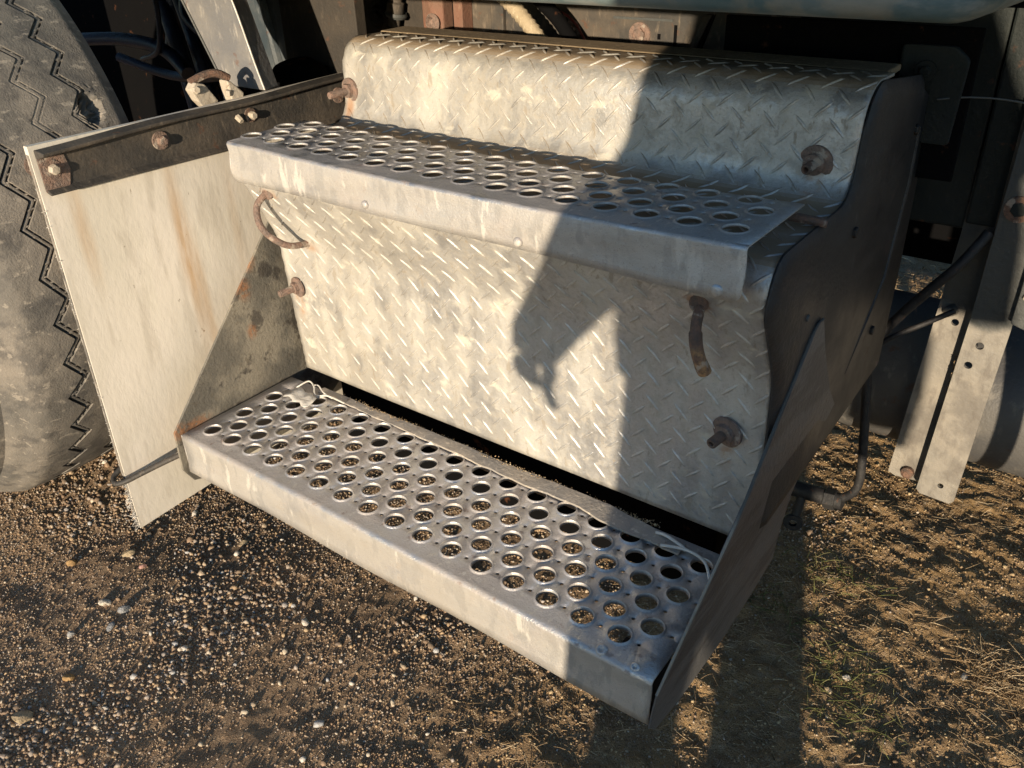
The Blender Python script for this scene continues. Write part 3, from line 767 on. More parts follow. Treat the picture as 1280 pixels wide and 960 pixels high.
# right bracket plate
pl = [(.236, .234), (.247, .232), (.268, .19), (.31, .125), (.339, .094), (.285, .062), (.252, .024), (.244, -.02), (.240, -.060), (.18, -.070), (.113, -.076), (.02, -.074), (-.024, -.066), (-.036, -.052), (-.0345, -.035), (-.031, -.014), (.225, .228)]
mb = MB(); mb.v = []; q_ = []
for i in range(len(pl)):      # finer outline so that the plate can lean
    a, b = Vector(pl[i]), Vector(pl[(i + 1) % len(pl)]); k = max(1, int((b - a).length / .03)); q_ += [tuple(a.lerp(b, j / k)) for j in range(k)]
pl = q_
mb.prism(pl, 0, .6512, .6530)
def lean(y, z): return .0112 * min(1, max(0, (z + .05) / .15))
mb.v = [(x + lean(y, z), y, z) for x, y, z in mb.v]; br = link('side_bracket', mb.mesh(), 'bracket', box, bevel=.0012)
mb = MB().prism([(.52, .10), (.36, .112), (.30, .10), (.24, .10), (.2, .2), (.2, .3), (.45, .36), (.515, .36)], 0, .6400, .6410); link('inner_side_panel', mb.mesh(), 'deep', box)
def edge_pt(f): return (.6522 + lean(0, -.013 + .239 * f), -.031 + .246 * f, -.013 + .239 * f)
mb = MB().tube([edge_pt(f / 12) for f in range(13)] + [(.6640, .229, .235), (.6645, .242, .235)], .0013, 6); link('edge_bead', mb.mesh(), 'strap', br, smooth=True)
mb = MB().lathe([(.004, 0), (.003, .002), (0, .0024)], (.6622, .200, .252), (1, 0, 0), 10); link('plug', mb.mesh(), 'strap', sc, smooth=True)

for yy, zz in ((.30, .30), (.46, .36), (.44, .14)):
    hexbolt_later.append((yy, zz))
# weathered strip lying along the rear edge of the lower tread, with wire ties
st = empty('metal_strip', (.3, .14, .002), 'crusty flat metal strip lying along the rear edge of the lower step', 'strip')
N = 90; vs = []; fs = []
for i in range(N + 1):
    x = .045 + (.595 - .045) * i / N; j = fbm(np.array([x]), np.array([0.]), 60, 3, .6, 4)[0] * .004; j2 = fbm(np.array([x]), np.array([5.]), 80, 3, .6, 4)[0] * .004
    yf = .1375 - .0085 * min(1, max(0, (x - .1) / .3)) + j; yb = .1500 + j2 * .6
    if x > .47: yf -= .006 * min(1, (x - .47) / .03) ; yb -= .010 * min(1, (x - .5) / .09) if x > .5 else 0
    z = .0028 + .0012 * math.sin(x * 30) * .5 + .0004
    vs += [(x, yf, z - .0012), (x, yf, z + .0012), (x, (yf + yb) / 2, z + .0016 + .0006 * math.sin(x * 170)), (x, yb, z + .0014 + .002 * abs(j2) * 200 * .2), (x, yb, z - .0012)]
for i in range(N):
    for k in range(5): fs.append((i * 5 + k, i * 5 + (k + 1) % 5, (i + 1) * 5 + (k + 1) % 5, (i + 1) * 5 + k))
fs += [tuple(range(5)), tuple(N * 5 + k for k in range(4, -1, -1))]
link('strip', MB().add(vs, fs).mesh(), 'strip', st, smooth=True, angle=40)
link('wire_tie', MB().tube(smooth_path([(.012, .122, .003), (.018, .130, .009), (.024, .142, .012), (.038, .138, .010), (.052, .128, .006), (.07, .135, .007), (.10, .135, .006)], 6), .0011, 7).mesh(), 'wire', st, smooth=True)
link('wire_tie', MB().tube(smooth_path([(.030, .146, .006), (.042, .143, .010), (.06, .136, .008), (.075, .137, .004)], 6), .0010, 7).mesh(), 'wire', st, smooth=True)
link('wire_tie', MB().tube(smooth_path([(.562, .137, .006), (.575, .135, .009), (.596, .130, .008), (.600, .128, .006)], 6), .0017, 7).mesh(), 'wire', st, smooth=True)
link('wire_tie', MB().tube(smooth_path([(.575, .122, .006), (.60, .128, .008), (.622, .124, .007), (.636, .108, .003), (.642, .095, .001)], 6), .0016, 7).mesh(), 'wire', st, smooth=True)
# thin bent flake at the left end
mb = MB(); vs = []
for i in range(9):
    for k in range(4):
        x = -.002 + .008 * i; y = .108 + .0075 * k - .001 * i + .003 * math.sin(i * 2.3)
        vs.append((x, y, .0032 + .0018 * abs(math.sin(i * 1.7 + k * 2.1)) + (.003 if k == 3 else 0)))
mb.add(vs, [(i * 4 + k, (i + 1) * 4 + k, (i + 1) * 4 + k + 1, i * 4 + k + 1) for i in range(2, 8) for k in range(3)])
# (kept small: only a scrap of the flake shows)
o = link('flake', mb.mesh(), 'wire', st, smooth='all'); o.scale = (1, 1, 1); q = o.modifiers.new('s', 'SOLIDIFY'); q.thickness = .0006
# crumbs of dirt along the tread's rear edge
n = 900; x = rng.uniform(.08, .56, n); y = .149 + rng.normal(0, .0022, n); s_ = rng.uniform(.0003, .0011, n)
ids = rng.integers(0, len(LOW), n); R_ = rotm(n); Vs = []; Fs = []
for i in range(n):
    v, f = LOW[ids[i]]; Vs.append(v @ R_[i].T * s_[i] + np.array([x[i], y[i], .0042])); Fs.append(f + i * 12)
link('dirt_crumbs', np_mesh('c', np.concatenate(Vs), np.concatenate(Fs)), 'straw', st, kind='stuff')

# ------------------------------------------------------------------ mud flap, its hanger bar, hook and clamp
fl = empty('mud_flap', (-.09, .12, -.14), 'weathered white mud flap hanging between the tyre and the steps', 'mud flap')
vs = []; fs = []; NY, NZ = 40, 50
def flx(y, z): return -.0895 + .003 * math.sin((z - .1) * 5) + .004 * math.sin(y * 11)
for side in (0, 1):
    for i in range(NY + 1):
        for k in range(NZ + 1):
            f = k / NZ; z = .3672 - (.3672 + .148) * f; y0 = -.078 - .006 * f; y = y0 + (.40 - y0) * i / NY
            zz = z + (0.035 * (i / NY) if f > .98 else 0)
            vs.append((flx(y, z) - side * .0080, y, zz))
T = (NY + 1) * (NZ + 1)
for i in range(NY):
    for k in range(NZ):
        a = i * (NZ + 1) + k; fs.append((a, a + 1, a + NZ + 2, a + NZ + 1)); fs.append((T + a, T + a + NZ + 1, T + a + NZ + 2, T + a + 1))
for k in range(NZ): fs.append((k, T + k, T + k + 1, k + 1)); a = NY * (NZ + 1) + k; fs.append((a, a + 1, T + a + 1, T + a))
for i in range(NY): a = i * (NZ + 1); b = a + NZ; fs.append((a, a + NZ + 1, T + a + NZ + 1, T + a)); fs.append((b, T + b, T + b + NZ + 1, b + NZ + 1))
sheet = link('sheet', MB().add(vs, fs).mesh(), 'flap', fl, smooth=True, angle=50)
# frayed cords on the front edge
mb = MB()
for i in range(330):
    f = random.random() ** (.75) ; z = .34 - (.34 + .145) * f
    dens = .25 + .75 * (f > .84)
    if random.random() > dens: continue
    y0 = -.078 - .006 * ((.358 - z) / .506); L = random.uniform(.002, .010 if f > .84 else .0022); x0 = flx(y0, z) - random.uniform(.0005, .006)
    a = random.uniform(-.7, .9)
    mb.tube([(x0, y0 + .001, z), (x0 + random.uniform(-.002, .002), y0 - L * .6, z - L * .35 * a), (x0 + random.uniform(-.003, .003), y0 - L, z - L * a)], [.00042, .00035, .0002], 4)
fr = link('frayed_cord', mb.mesh(), 'wire', sheet, kind='stuff')
vs = []; fs = []
for k in range(NZ + 1):
    f = k / NZ; z = .358 - (.358 + .147) * f; y0 = -.078 - .006 * f + .0004 * math.sin(f * 90); xc = flx(y0, z) - .0040
    for dx in (-.0024, .0024):
        for dy in (-.0007, .002): vs.append((xc + dx, y0 + dy, z))
for k in range(NZ): a = 4 * k; fs += [(a, a + 2, a + 6, a + 4), (a, a + 4, a + 5, a + 1), (a + 2, a + 3, a + 7, a + 6)]
link('rubber_core', MB().add(vs, fs).mesh(), 'tyre', sheet)

hb_ = empty('hanger_bar', (-.08, .14, .34), 'dark rusty channel bar holding the top of the white mud flap', 'bar')
# channel: web with a top and a bottom flange
pc = [(-.0830, .3185), (-.0730, .3155), (-.0722, .3175), (-.0788, .3225), (-.0788, .3560), (-.0640, .3600), (-.0630, .3640), (-.0830, .3655)]
vs = []
ny = 24
for i in range(ny + 1):
    y = -.076 + (.372 + .076) * i / ny; dz = .004 * (i / ny) + .0012 * math.sin(y * 23); dz2 = -.008 * (i / ny)
    for (x, z) in pc: vs.append((x - .0, y, z + (dz if z > .34 else dz2)))
k = len(pc); fs = [(i * k + j, i * k + (j + 1) % k, (i + 1) * k + (j + 1) % k, (i + 1) * k + j) for i in range(ny) for j in range(k)] + [tuple(range(k)), tuple(ny * k + j for j in range(k - 1, -1, -1))]
hbm = link('channel', MB().add(vs, fs).mesh(), 'bar', hb_, bevel=.0012)
def hexbolt(parent, c, axis, r=.0062, L=.008, washer=True, mat='rust', wm='rust', name='bolt'):
    c = Vector(c); ax = Vector(axis).normalized()
    b = MB().lathe([(r * .8, 0), (r, .0005), (r, L * .8), (r * .8, L), (0, L)], c, ax, 6, .3); o = link(name, b.mesh(), mat, parent, bevel=.0004)
    if washer: link('washer', MB().lathe([(0.001, 0), (r * 1.75, 0), (r * 1.7, .0018), (.001, .0018)], c, ax, 22).mesh(), wm, parent if parent.parent is None else o, smooth=True)
    return o
for yy, zz in hexbolt_later: hexbolt(sc, (.6622, yy, zz), (1, 0, 0), .0055, .004, False, 'black')
hexbolt(hb_, (-.0785, -.064, .342), (1, 0, 0), .0058, .009, True, 'alu')
hexbolt(hb_, (-.0785, .068, .343), (1, 0, 0), .0062, .009, True, 'rust')
hexbolt(hb_, (-.0785, .200, .346), (1, 0, 0), .0052, .010, True, 'alu', 'rustdark')
hexbolt(hb_, (-.0785, .180, .348), (1, 0, -.6), .0042, .010, False, 'alu')
hexbolt(hb_, (-.0785, .352, .343), (1, 0, 0), .0062, .008, True, 'rustdark')
hexbolt(hb_, (-.098, -.070, .345), (-1, 0, 0), .0075, .012, True, 'rust')
# rusty end patch
link('end_plate', MB().prism([(-.0772, .319), (-.0772, .356), (-.048, .355), (-.045, .338), (-.050, .321)], 0, -.0786, -.0774).mesh(), 'rust', hb_, bevel=.0004)
# alloy clamp sitting on top of the bar
cl = empty('clamp', (-.09, .17, .37), 'pale cast alloy clamp sitting on top of the channel bar', 'clamp')
def hull(pts, name, mat, parent, bev=.002):
    bm = bmesh.new()
    for p in pts: bm.verts.new(p)
    r = bmesh.ops.convex_hull(bm, input=bm.verts); bmesh.ops.delete(bm, geom=[g for g in r['geom_interior'] if isinstance(g, bmesh.types.BMVert)], context='VERTS')
    me = bpy.data.meshes.new(name); bm.to_mesh(me); bm.free(); return link(name, me, mat, parent, bevel=bev)
def cp(y, z, x=-.095): return (x, y, z)
jaw1 = []
for x in (-.112, -.098): jaw1 += [(x, .136, .386), (x, .143, .394), (x, .156, .390), (x, .172, .366), (x, .150, .362), (x, .142, .372)]
hull(jaw1, 'jaw', 'alu', cl)
jaw2 = []
for x in (-.108, -.090): jaw2 += [(x, .184, .390), (x, .190, .388), (x, .206, .372), (x, .203, .363), (x, .186, .364)]
hull(jaw2, 'jaw', 'alu', cl)
link('bridge', MB().tube(smooth_path([(-.108, .142, .393), (-.104, .162, .399), (-.10, .178, .399), (-.098, .192, .391)], 5), [.005] * 16, 8).mesh(), 'rustdark', cl, smooth=True)
hexbolt(cl, (-.098, .142, .385), (1, -.2, .2), .0050, .005, False, 'alu')
hexbolt(cl, (-.092, .183, .372), (.2, 0, 1), .0042, .007, False, 'alu')
# hook rod around the lower front edge of the flap
hk = MB().tube(smooth_path([(-.0365, -.022, -.034), (-.055, -.048, -.044), (-.072, -.074, -.054), (-.082, -.089, -.060), (-.094, -.0975, -.064), (-.106, -.093, -.062), (-.108, -.080, -.056), (-.107, -.060, -.048)], 7), .0036, 10)
ho = link('hook_rod', hk.mesh(), 'bar', None, smooth=True); tag(ho, 'bent steel rod hooked round the lower front edge of the white flap', 'hook')

# ------------------------------------------------------------------ front wheel
wh = empty('truck_wheel', (-.54, -.02, -.22), 'worn truck front tyre with zigzag grooves behind the white mud flap', 'wheel')
WX, WZ, WR = -.54, .20, .42
GY = (-.049, .018, .071); PER = .1278
MAXT = [-1.84 + .139 * k for k in range(11)] + [-.312, -.173, -.04, .108, .240, .368, .491, .604, .713] + [.826 + .12 * k for k in range(50)]
def zig(th):
    p = float(np.interp(th, MAXT, range(len(MAXT)))) % 1.0
    d = abs(p - 0.0) if p < .5 else abs(1 - p)
    return .0118 * (1 - 4 * d)            # + at the phase of the maxima
cols = []          # (y, drop, warp)
def crown(y): return WR - .005 * ((y - .006) / .11) ** 2
yl = [-.140, -.134, -.128, -.122, -.116, -.110, -.104, -.097, -.091, -.085, -.079]
colsY = [(v, 0, 0 if v < -.1 else (v + .103) / .03) for v in yl]
def addg(c):
    for dy, dp in ((-.0064, 0), (-.0060, 1), (-.0030, 1), (-.0025, .3), (-.0008, .25), (.0008, .25), (.0023, .3), (.0028, 1.01), (.0054, 1.01), (.0058, 0)): colsY.append((c + dy, dp, 1))
for a, g in enumerate(GY):
    prev = colsY[-1][0]
    for v in np.arange(prev + .005, g - .0085, .005): colsY.append((float(v), 0, 1))
    addg(g)
for v in np.arange(.082, .112, .004): colsY.append((float(v), 0, min(1, max(0, (.106 - v) / .025))))
for v in (.114, .119, .123): colsY.append((v, 0, 0))
colsY = [(y, d, min(1, max(0, w))) for y, d, w in colsY]
th_f = np.arange(-1.45, 1.25, .0040); th_b = np.arange(1.25 + .05, 2 * math.pi - 1.45 - .01, .06)
THS = np.concatenate([th_f, th_b]); vs = []; ncol = len(colsY)
prof_side = [(.130, WR - .012), (.135, WR - .028), (.140, WR - .06), (.142, WR - .10), (.138, WR - .14), (.126, WR - .175), (.11, WR - .19)]
prof_out = [(-.124, WR - .19), (-.142, WR - .175), (-.155, WR - .14), (-.160, WR - .10), (-.161, WR - .075), (-.158, WR - .062), (-.1595, WR - .056), (-.156, WR - .046), (-.150, WR - .036)]
for th in THS:
    row = []; z = zig(th)
    for y, r in prof_out: row.append((y, r))
    dash = 1.0 if (th * WR / .0085) % 1.0 < .66 else .15
    for y, d, w in colsY:
        yy = y + z * w; r = crown(yy)
        if y < -.092: r -= .026 * ((-.092 - y) / .048) ** 1.6 + .0018 * (-.1235 < y < -.1215)
        if y > .118: r -= .004 * (y - .114) / .009
        wear = .55 + .45 * math.sin(th * 9 + y * 30) if th > .4 else 1
        r -= d * .0070 * (dash if d > 1 else (1 if (th * WR / .031) % 1 < .93 else .2)) * wear
        # torn chunk beside the inner groove
        q = math.hypot((th - .439) * WR / .020, (yy - .0835) / .015)
        if q < 1: r -= .019 * min(1, (1 - q) * 4) * (.8 + .2 * math.sin(th * 900 + yy * 2000))
        elif q < 1.5: r += .0008 * math.sin(th * 700 + yy * 1500)
        row.append((yy, r))
    for y, r in prof_side: row.append((y, r))
    bulge = max(0, math.cos(th + math.pi / 2)) ** 18
    for y, r in row:
        vs.append((WX + r * math.cos(th), -.081 + (y + .049) * .907, WZ + r * math.sin(th)))
C_ = len(prof_out) + ncol + len(prof_side); nT = len(THS)
I, J = np.meshgrid(np.arange(nT), np.arange(C_ - 1), indexing='ij')
Fq = np.stack([I * C_ + J, I * C_ + J + 1, ((I + 1) % nT) * C_ + J + 1, ((I + 1) % nT) * C_ + J], -1).reshape(-1, 4)
tyre = link('tyre', np_mesh('tyre', vs, Fq), 'tyre', wh, smooth=True, angle=38)
mb = MB().lathe([(.243, -.150), (.235, -.142), (.232, -.09), (.232, -.02), (.20, -.035), (.13, -.05), (.12, -.09), (.06, -.10), (0, -.10)], (WX, 0, WZ), (0, 1, 0), 40)
mb.lathe([(.243, .085), (.235, .08), (.232, .02), (.255, -.02)], (WX, 0, WZ), (0, 1, 0), 40)
rim = link('rim', mb.mesh(), 'hub', wh, smooth=True)
for k in range(8):
    a = 2 * math.pi * k / 8; hexbolt(rim, (WX + .165 * math.cos(a), -.045, WZ + .165 * math.sin(a)), (0, -1, 0), .012, .015, False, 'rust', name='wheel_nut')

# ------------------------------------------------------------------ cab panel and wheel arch
cb = empty('cab_panel', (0, .12, .6), 'faded teal truck cab panel along the top edge with a rounded lower corner', 'cab')
lower = rounded([(.100, .95), (.100, .512), (.26, .505)], [.012], 8)
vs = []; xs = list(np.linspace(-1.3, .745, 60)) + [.745 + .035 * math.sin(a) for a in np.linspace(.15, math.pi / 2, 8)]
pl = resample(lower, .03)
for x in xs:
    lift = 0
    if x > .745: d = (x - .745) / .035; lift = .035 * (1 - math.sqrt(max(0, 1 - min(1, d) ** 2)))
    for p in pl: vs.append((x, p.x + .0015 * math.sin(x * 7), p.y + (lift if p.y < .56 else 0)))
k = len(pl); fs = [(i * k + j, (i + 1) * k + j, (i + 1) * k + j + 1, i * k + j + 1) for i in range(len(xs) - 1) for j in range(k - 1)]
o = link('sill_panel', MB().add(vs, fs).mesh(), 'cab', cb, smooth=True, angle=60); q = o.modifiers.new('s', 'SOLIDIFY'); q.thickness = .004
link('cab_floor', MB().box((-1.3, .262, .500), (.77, 1.6, .515)).mesh(), 'deep', cb)

wa = empty('wheel_arch', (-.35, .45, .3), 'grey painted stay and panels rising behind the channel bar', 'wheel arch')
# slanted stay, its folded edge, grey-blue face, brown inner panel
def quad_prism(pts, d, name, mat, parent, bev=.0015):
    V = [Vector(p) for p in pts]; dd = Vector(d); mb = MB(); n = len(V)
    mb.add([*V, *[v + dd for v in V]], [tuple(range(n)), tuple(range(2 * n - 1, n - 1, -1))] + [(i, (i + 1) % n, (i + 1) % n + n, i + n) for i in range(n)])
    return link(name, mb.mesh(), mat, parent, bevel=bev)
quad_prism([(-.253, .24, .505), (-.177, .24, .3675), (-.091, .24, .3675), (-.137, .24, .505)], (-.01, .03, 0), 'stay', 'post', wa)
mb = MB()
mb.tube(smooth_path([(-.137, .2388, .505), (-.119, .2388, .455), (-.102, .2388, .40), (-.091, .2388, .369)], 5), .0011, 6); link('torn_edge', mb.mesh(), 'wire', wa, smooth=True)
mb = MB().tube([(-.253, .239, .505), (-.177, .239, .369)], .0018, 6); link('folded_edge', mb.mesh(), 'strap', wa, smooth=True)
quad_prism([(-.375, .410, .52), (-.305, .410, .31), (-.245, .410, .31), (-.245, .410, .52)], (0, .02, 0), 'face_panel', 'blue', wa)
link('face_rib', MB().tube([(-.292, .409, .50), (-.262, .409, .33)], [.006, .009], 8).mesh(), 'blue', wa, smooth=True)
quad_prism([(-.2455, .409, .52), (-.250, .409, .30), (-.118, .44, .30), (-.118, .44, .52)], (0, .02, 0), 'inner_panel', 'brown', wa)
link('dark_boot', MB().lathe([(.0, .0), (.03, .002), (.045, .018), (.05, .05)], (-.19, .372, .375), (0, .2, -1), 20).mesh(), 'deep', wa, smooth=True)

# dark engine parts in the wheel well
def thing_tube(name, pts, r, mat, label, cat, n=6):
    o = link(name, MB().tube(smooth_path(pts, n), r, 10).mesh(), mat, None, smooth=True); return tag(o, label, cat)
thing_tube('pipe', [(-1.05, .62, .60), (-.93, .64, .42), (-.86, .62, .30), (-.83, .62, .12)], .016, 'pipe', 'thick dark blue pipe dropping through the wheel well beside the tyre', 'pipe')
thing_tube('pipe', [(-.84, .60, .60), (-.80, .60, .44), (-.74, .58, .33), (-.72, .58, .20)], .012, 'pipe', 'second dark pipe in the wheel well, nearer the grey stay', 'pipe')
thing_tube('pipe', [(-.98, .55, .30), (-.82, .56, .275), (-.66, .55, .285), (-.58, .53, .31), (-.60, .52, .36), (-.66, .52, .41), (-.63, .55, .50), (-.60, .56, .6)], .0095, 'pipe', 'dark blue hose looping sideways deep in the wheel well', 'hose')
thing_tube('pipe', [(-1.02, .50, .34), (-.90, .52, .345), (-.76, .52, .335), (-.66, .50, .30)], .013, 'pipe', 'short dark blue pipe lying across the wheel well just above the channel bar', 'pipe')
thing_tube('pipe', [(-.95, .66, .62), (-.90, .66, .52), (-.90, .66, .40), (-.94, .66, .30)], .020, 'pipe', 'fattest dark pipe at the top of the wheel well', 'pipe')
thing_tube('wire_loom', [(-.78, .50, .60), (-.72, .49, .48), (-.70, .49, .42), (-.74, .50, .34), (-.84, .52, .31)], .005, 'pipe', 'thin dark wiring loom curling down in the wheel well', 'wire')
en = empty('engine_block', (-.9, .9, .2), 'black engine casing in the shade behind the front tyre', 'engine')
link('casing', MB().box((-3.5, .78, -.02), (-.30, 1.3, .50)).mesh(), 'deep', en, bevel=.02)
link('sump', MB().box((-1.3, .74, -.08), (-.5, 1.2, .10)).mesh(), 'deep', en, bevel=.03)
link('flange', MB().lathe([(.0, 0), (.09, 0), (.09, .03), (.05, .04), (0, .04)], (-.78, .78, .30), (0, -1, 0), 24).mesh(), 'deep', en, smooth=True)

bu = empty('front_bumper', (-1.7, .12, .2), 'dark truck bumper ahead of the front wheel, added outside the picture to shade the engine casing', 'bumper')  # bumper added out of view to keep the sun off the casing
link('bumper_beam', MB().box((-2.4, .08, -.12), (-1.19, .22, .60)).mesh(), 'black', bu, bevel=.02)
link('bumper_step', MB().box((-2.1, .02, -.10), (-1.35, .10, -.06)).mesh(), 'strap', bu, bevel=.005)

# ------------------------------------------------------------------ chassis rail behind the box
cr = empty('chassis_rail', (.1, .62, .4), 'dusty brown chassis rail running behind the top of the box', 'chassis')
link('rail', MB().box((-.30, .600, .26), (.46, .66, .50)).mesh(), 'frame', cr, bevel=.004)
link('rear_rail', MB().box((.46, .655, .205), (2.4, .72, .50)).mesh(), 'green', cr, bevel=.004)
for x, z, r in ((.151, .409, .0085), (.261, .409, .0095)):
    hexbolt(cr, (x, .600, z), (0, -1, 0), r, .006, True, 'rust')
link('slot', MB().box((.3125, .5985, .394), (.3165, .6005, .424)).mesh(), 'deep', cr)
link('slot', MB().box((.2885, .5985, .405), (.2925, .6005, .412)).mesh(), 'deep', cr)
link('slot', MB().box((.22, .5982, .428), (.31, .6002, .431)).mesh(), 'strap', cr)
quad_prism([(.330, .592, .385), (.342, .592, .385), (.368, .592, .44), (.356, .592, .44)], (0, .010, 0), 'brace', 'frame', cr, .003)
quad_prism([(.343, .595, .385), (.349, .595, .385), (.374, .595, .44), (.370, .595, .44)], (0, .006, 0), 'brace', 'deep', cr, .001)
quad_prism([(.352, .590, .385), (.46, .590, .385), (.46, .590, .445), (.375, .590, .445)], (0, .012, 0), 'rail_plate', 'frame', cr, .003)
# stained end plates and orange fittings at the left end of the rail
link('rail_bracket', MB().box((-.21, .585, .30), (-.10, .601, .50)).mesh(), 'brown', cr, bevel=.003)
link('tie_plate', MB().box((.01, .592, .38), (.034, .601, .50)).mesh(), 'frame', cr, bevel=.002)
link('round_mount', MB().lathe([(.0, .022), (.008, .022), (.012, .018), (.016, .018), (.02, .012), (.028, .010), (.03, 0)], (-.205, .585, .412), (0, -1, 0), 24).mesh(), 'brown', cr, smooth=True)
vb = empty('brake_valve', (-.07, .57, .42), 'orange rusty valve body with a dark port on the chassis rail', 'valve')
hull([(x, y, z) for x in (-.105, -.062) for y in (.568, .600) for z in (.40, .47)] + [(-.08, .56, .43)], 'valve_body', 'orange', vb, .004)
hull([(x, y, z) for x in (-.048, -.030) for y in (.575, .600) for z in (.395, .47)], 'valve_body', 'orange', vb, .004)
link('port', MB().lathe([(.012, 0), (.014, .006), (.009, .010), (.006, .004), (0, .003)], (-.078, .566, .412), (0, -1, 0), 16).mesh(), 'rust', vb, smooth=True)
link('gap_plate', MB().box((-.062, .590, .39), (-.048, .597, .47)).mesh(), 'deep', vb)
tc = empty('hose_coupling', (-.16, .57, .42), 'small grimy hose coupling beside the orange valve', 'coupling')
link('coupling_body', MB().lathe([(0, -.03), (.010, -.03), (.010, -.012), (.014, -.010), (.014, .006), (.010, .008), (.010, .03), (0, .03)], (-.158, .565, .432), (.25, 0, 1), 12).mesh(), 'frame', tc, smooth=True)
link('collar', MB().lathe([(.016, -.004), (.018, 0), (.016, .004)], (-.158, .565, .420), (.25, 0, 1), 14).mesh(), 'strap', tc, smooth=True)
# ribbed conduit, black hose, red wire
def ribbed(pts, r, n, amp):
    P = smooth_path(pts, n); rs = [r + (amp if i % 2 else -amp) for i in range(len(P))]; return MB().tube(P, rs, 14)
o = link('ribbed_conduit', ribbed([(.045, .545, .478), (.075, .540, .458), (.108, .535, .436), (.140, .53, .410), (.165, .525, .385)], .0105, 9, .0009).mesh(), 'conduit', None, smooth=True, angle=70); tag(o, 'dusty ribbed cable conduit running down behind the box top', 'conduit')
thing_tube('black_hose', [(.095, .550, .478), (.130, .548, .455), (.165, .545, .430), (.20, .54, .395)], .0098, 'deep', 'black hose running beside the ribbed conduit', 'hose')
thing_tube('red_wire', [(.125, .590, .436), (.148, .588, .431), (.168, .586, .418), (.190, .582, .392)], .0016, 'red', 'thin red wire curving over the chassis rail', 'wire')
# black cover plate and mounting bracket at the right of the rail
bp_ = empty('rail_cover', (.55, .5, .42), 'black plate under the cab panel behind the right end of the box', 'plate')
link('cover_sheet', MB().box((.428, .500, .30), (.70, .504, .4535)).mesh(), 'deep', bp_, bevel=.003)
link('seam', MB().box((.536, .4975, .30), (.542, .4995, .425)).mesh(), 'deep', bp_)
mbk = empty('mounting_bracket', (.66, .5, .4), 'black bolted bracket tab behind the top corner of the side plate', 'bracket')
hull([(.628, .490, .34), (.628, .490, .436), (.680, .490, .436), (.694, .490, .424), (.690, .490, .34), (.628, .498, .34), (.628, .498, .436), (.680, .498, .436), (.694, .498, .424), (.690, .498, .34)], 'tab', 'green', mbk, .003)
hexbolt(mbk, (.655, .489, .412), (0, -1, 0), .006, .006, True, 'green', 'green')
thing_tube('thin_cable', [(.672, .485, .386), (.70, .50, .388), (.74, .52, .384), (.80, .53, .372)], .0009, 'strap', 'thin pale cable stretched across the dark plates at upper right', 'cable')

# dark crossmember plates behind the strap
dp = empty('crossmember', (.68, .64, .3), 'dark green crossmember plates in the shade at upper right', 'chassis')
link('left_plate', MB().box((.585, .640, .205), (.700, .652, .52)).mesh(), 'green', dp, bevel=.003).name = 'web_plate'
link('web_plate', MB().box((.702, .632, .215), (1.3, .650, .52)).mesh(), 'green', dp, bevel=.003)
hexbolt(dp, (.788, .630, .385), (0, -1, 0), .010, .006, True, 'green', 'green')
# hanging strap with two legs
hs = empty('hanging_strap', (.74, .62, .1), 'pale grey twin-leg steel strap hanging in front of the tank, lower half sunlit', 'strap')
def plate_with_holes(name, poly, y0, y1, holes, mat, parent, r=.004):
    """flat strap in the xz plane with round through holes"""
    co = []; ed = []
    def loop(P): n0 = len(co); co.extend(P); k = len(P); ed.extend([(n0 + i, n0 + (i + 1) % k) for i in range(k)])
    loop(poly)
    for h in holes: loop([(h[0] + h[2] * math.cos(2 * math.pi * k / 14), h[1] + h[2] * math.sin(2 * math.pi * k / 14)) for k in range(14)])
    v, e, f, *_ = delaunay_2d_cdt([Vector(c) for c in co], ed, [], 1, 1e-6); out = []
    for t in f:
        c = np.mean([v[i][:] for i in t], axis=0)
        if any(math.hypot(c[0] - h[0], c[1] - h[1]) < h[2] * .97 for h in holes): continue
        out.append(tuple(t))
    mb = MB().add([(q[0], y0, q[1]) for q in v], out); o = link(name, mb.mesh(), mat, parent)
    # keep normals towards -y
    if o.data.polygons[0].normal.y > 0: o.data.flip_normals()
    s = o.modifiers.new('s', 'SOLIDIFY'); s.thickness = y1 - y0; s.offset = -1; return o
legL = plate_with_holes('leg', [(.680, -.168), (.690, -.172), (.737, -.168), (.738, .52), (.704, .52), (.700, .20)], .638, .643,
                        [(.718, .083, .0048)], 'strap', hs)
link('bolt_stub', MB().lathe([(.009, 0), (.009, .006), (.004, .010), (0, .010)], (.706, .637, -.158), (0, -1, 0), 10).mesh(), 'rustdark', legL, smooth=True)
link('bolt_stub', MB().lathe([(.008, 0), (.007, .012), (.004, .014), (0, .014)], (.712, .637, .100), (-.3, -1, 0), 10).mesh(), 'strap', legL, smooth=True)
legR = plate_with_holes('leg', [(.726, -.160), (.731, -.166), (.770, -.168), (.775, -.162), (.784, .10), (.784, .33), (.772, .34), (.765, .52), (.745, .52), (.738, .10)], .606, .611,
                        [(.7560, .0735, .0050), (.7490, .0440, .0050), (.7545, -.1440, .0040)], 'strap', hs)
link('web', MB().box((.7375, .6115, -.15), (.7425, .6375, .52)).mesh(), 'bar', hs, bevel=.001)
hexbolt(hs, (.758, .6055, .250), (0, -1, 0), .009, .003, True, 'green', 'rustdark')
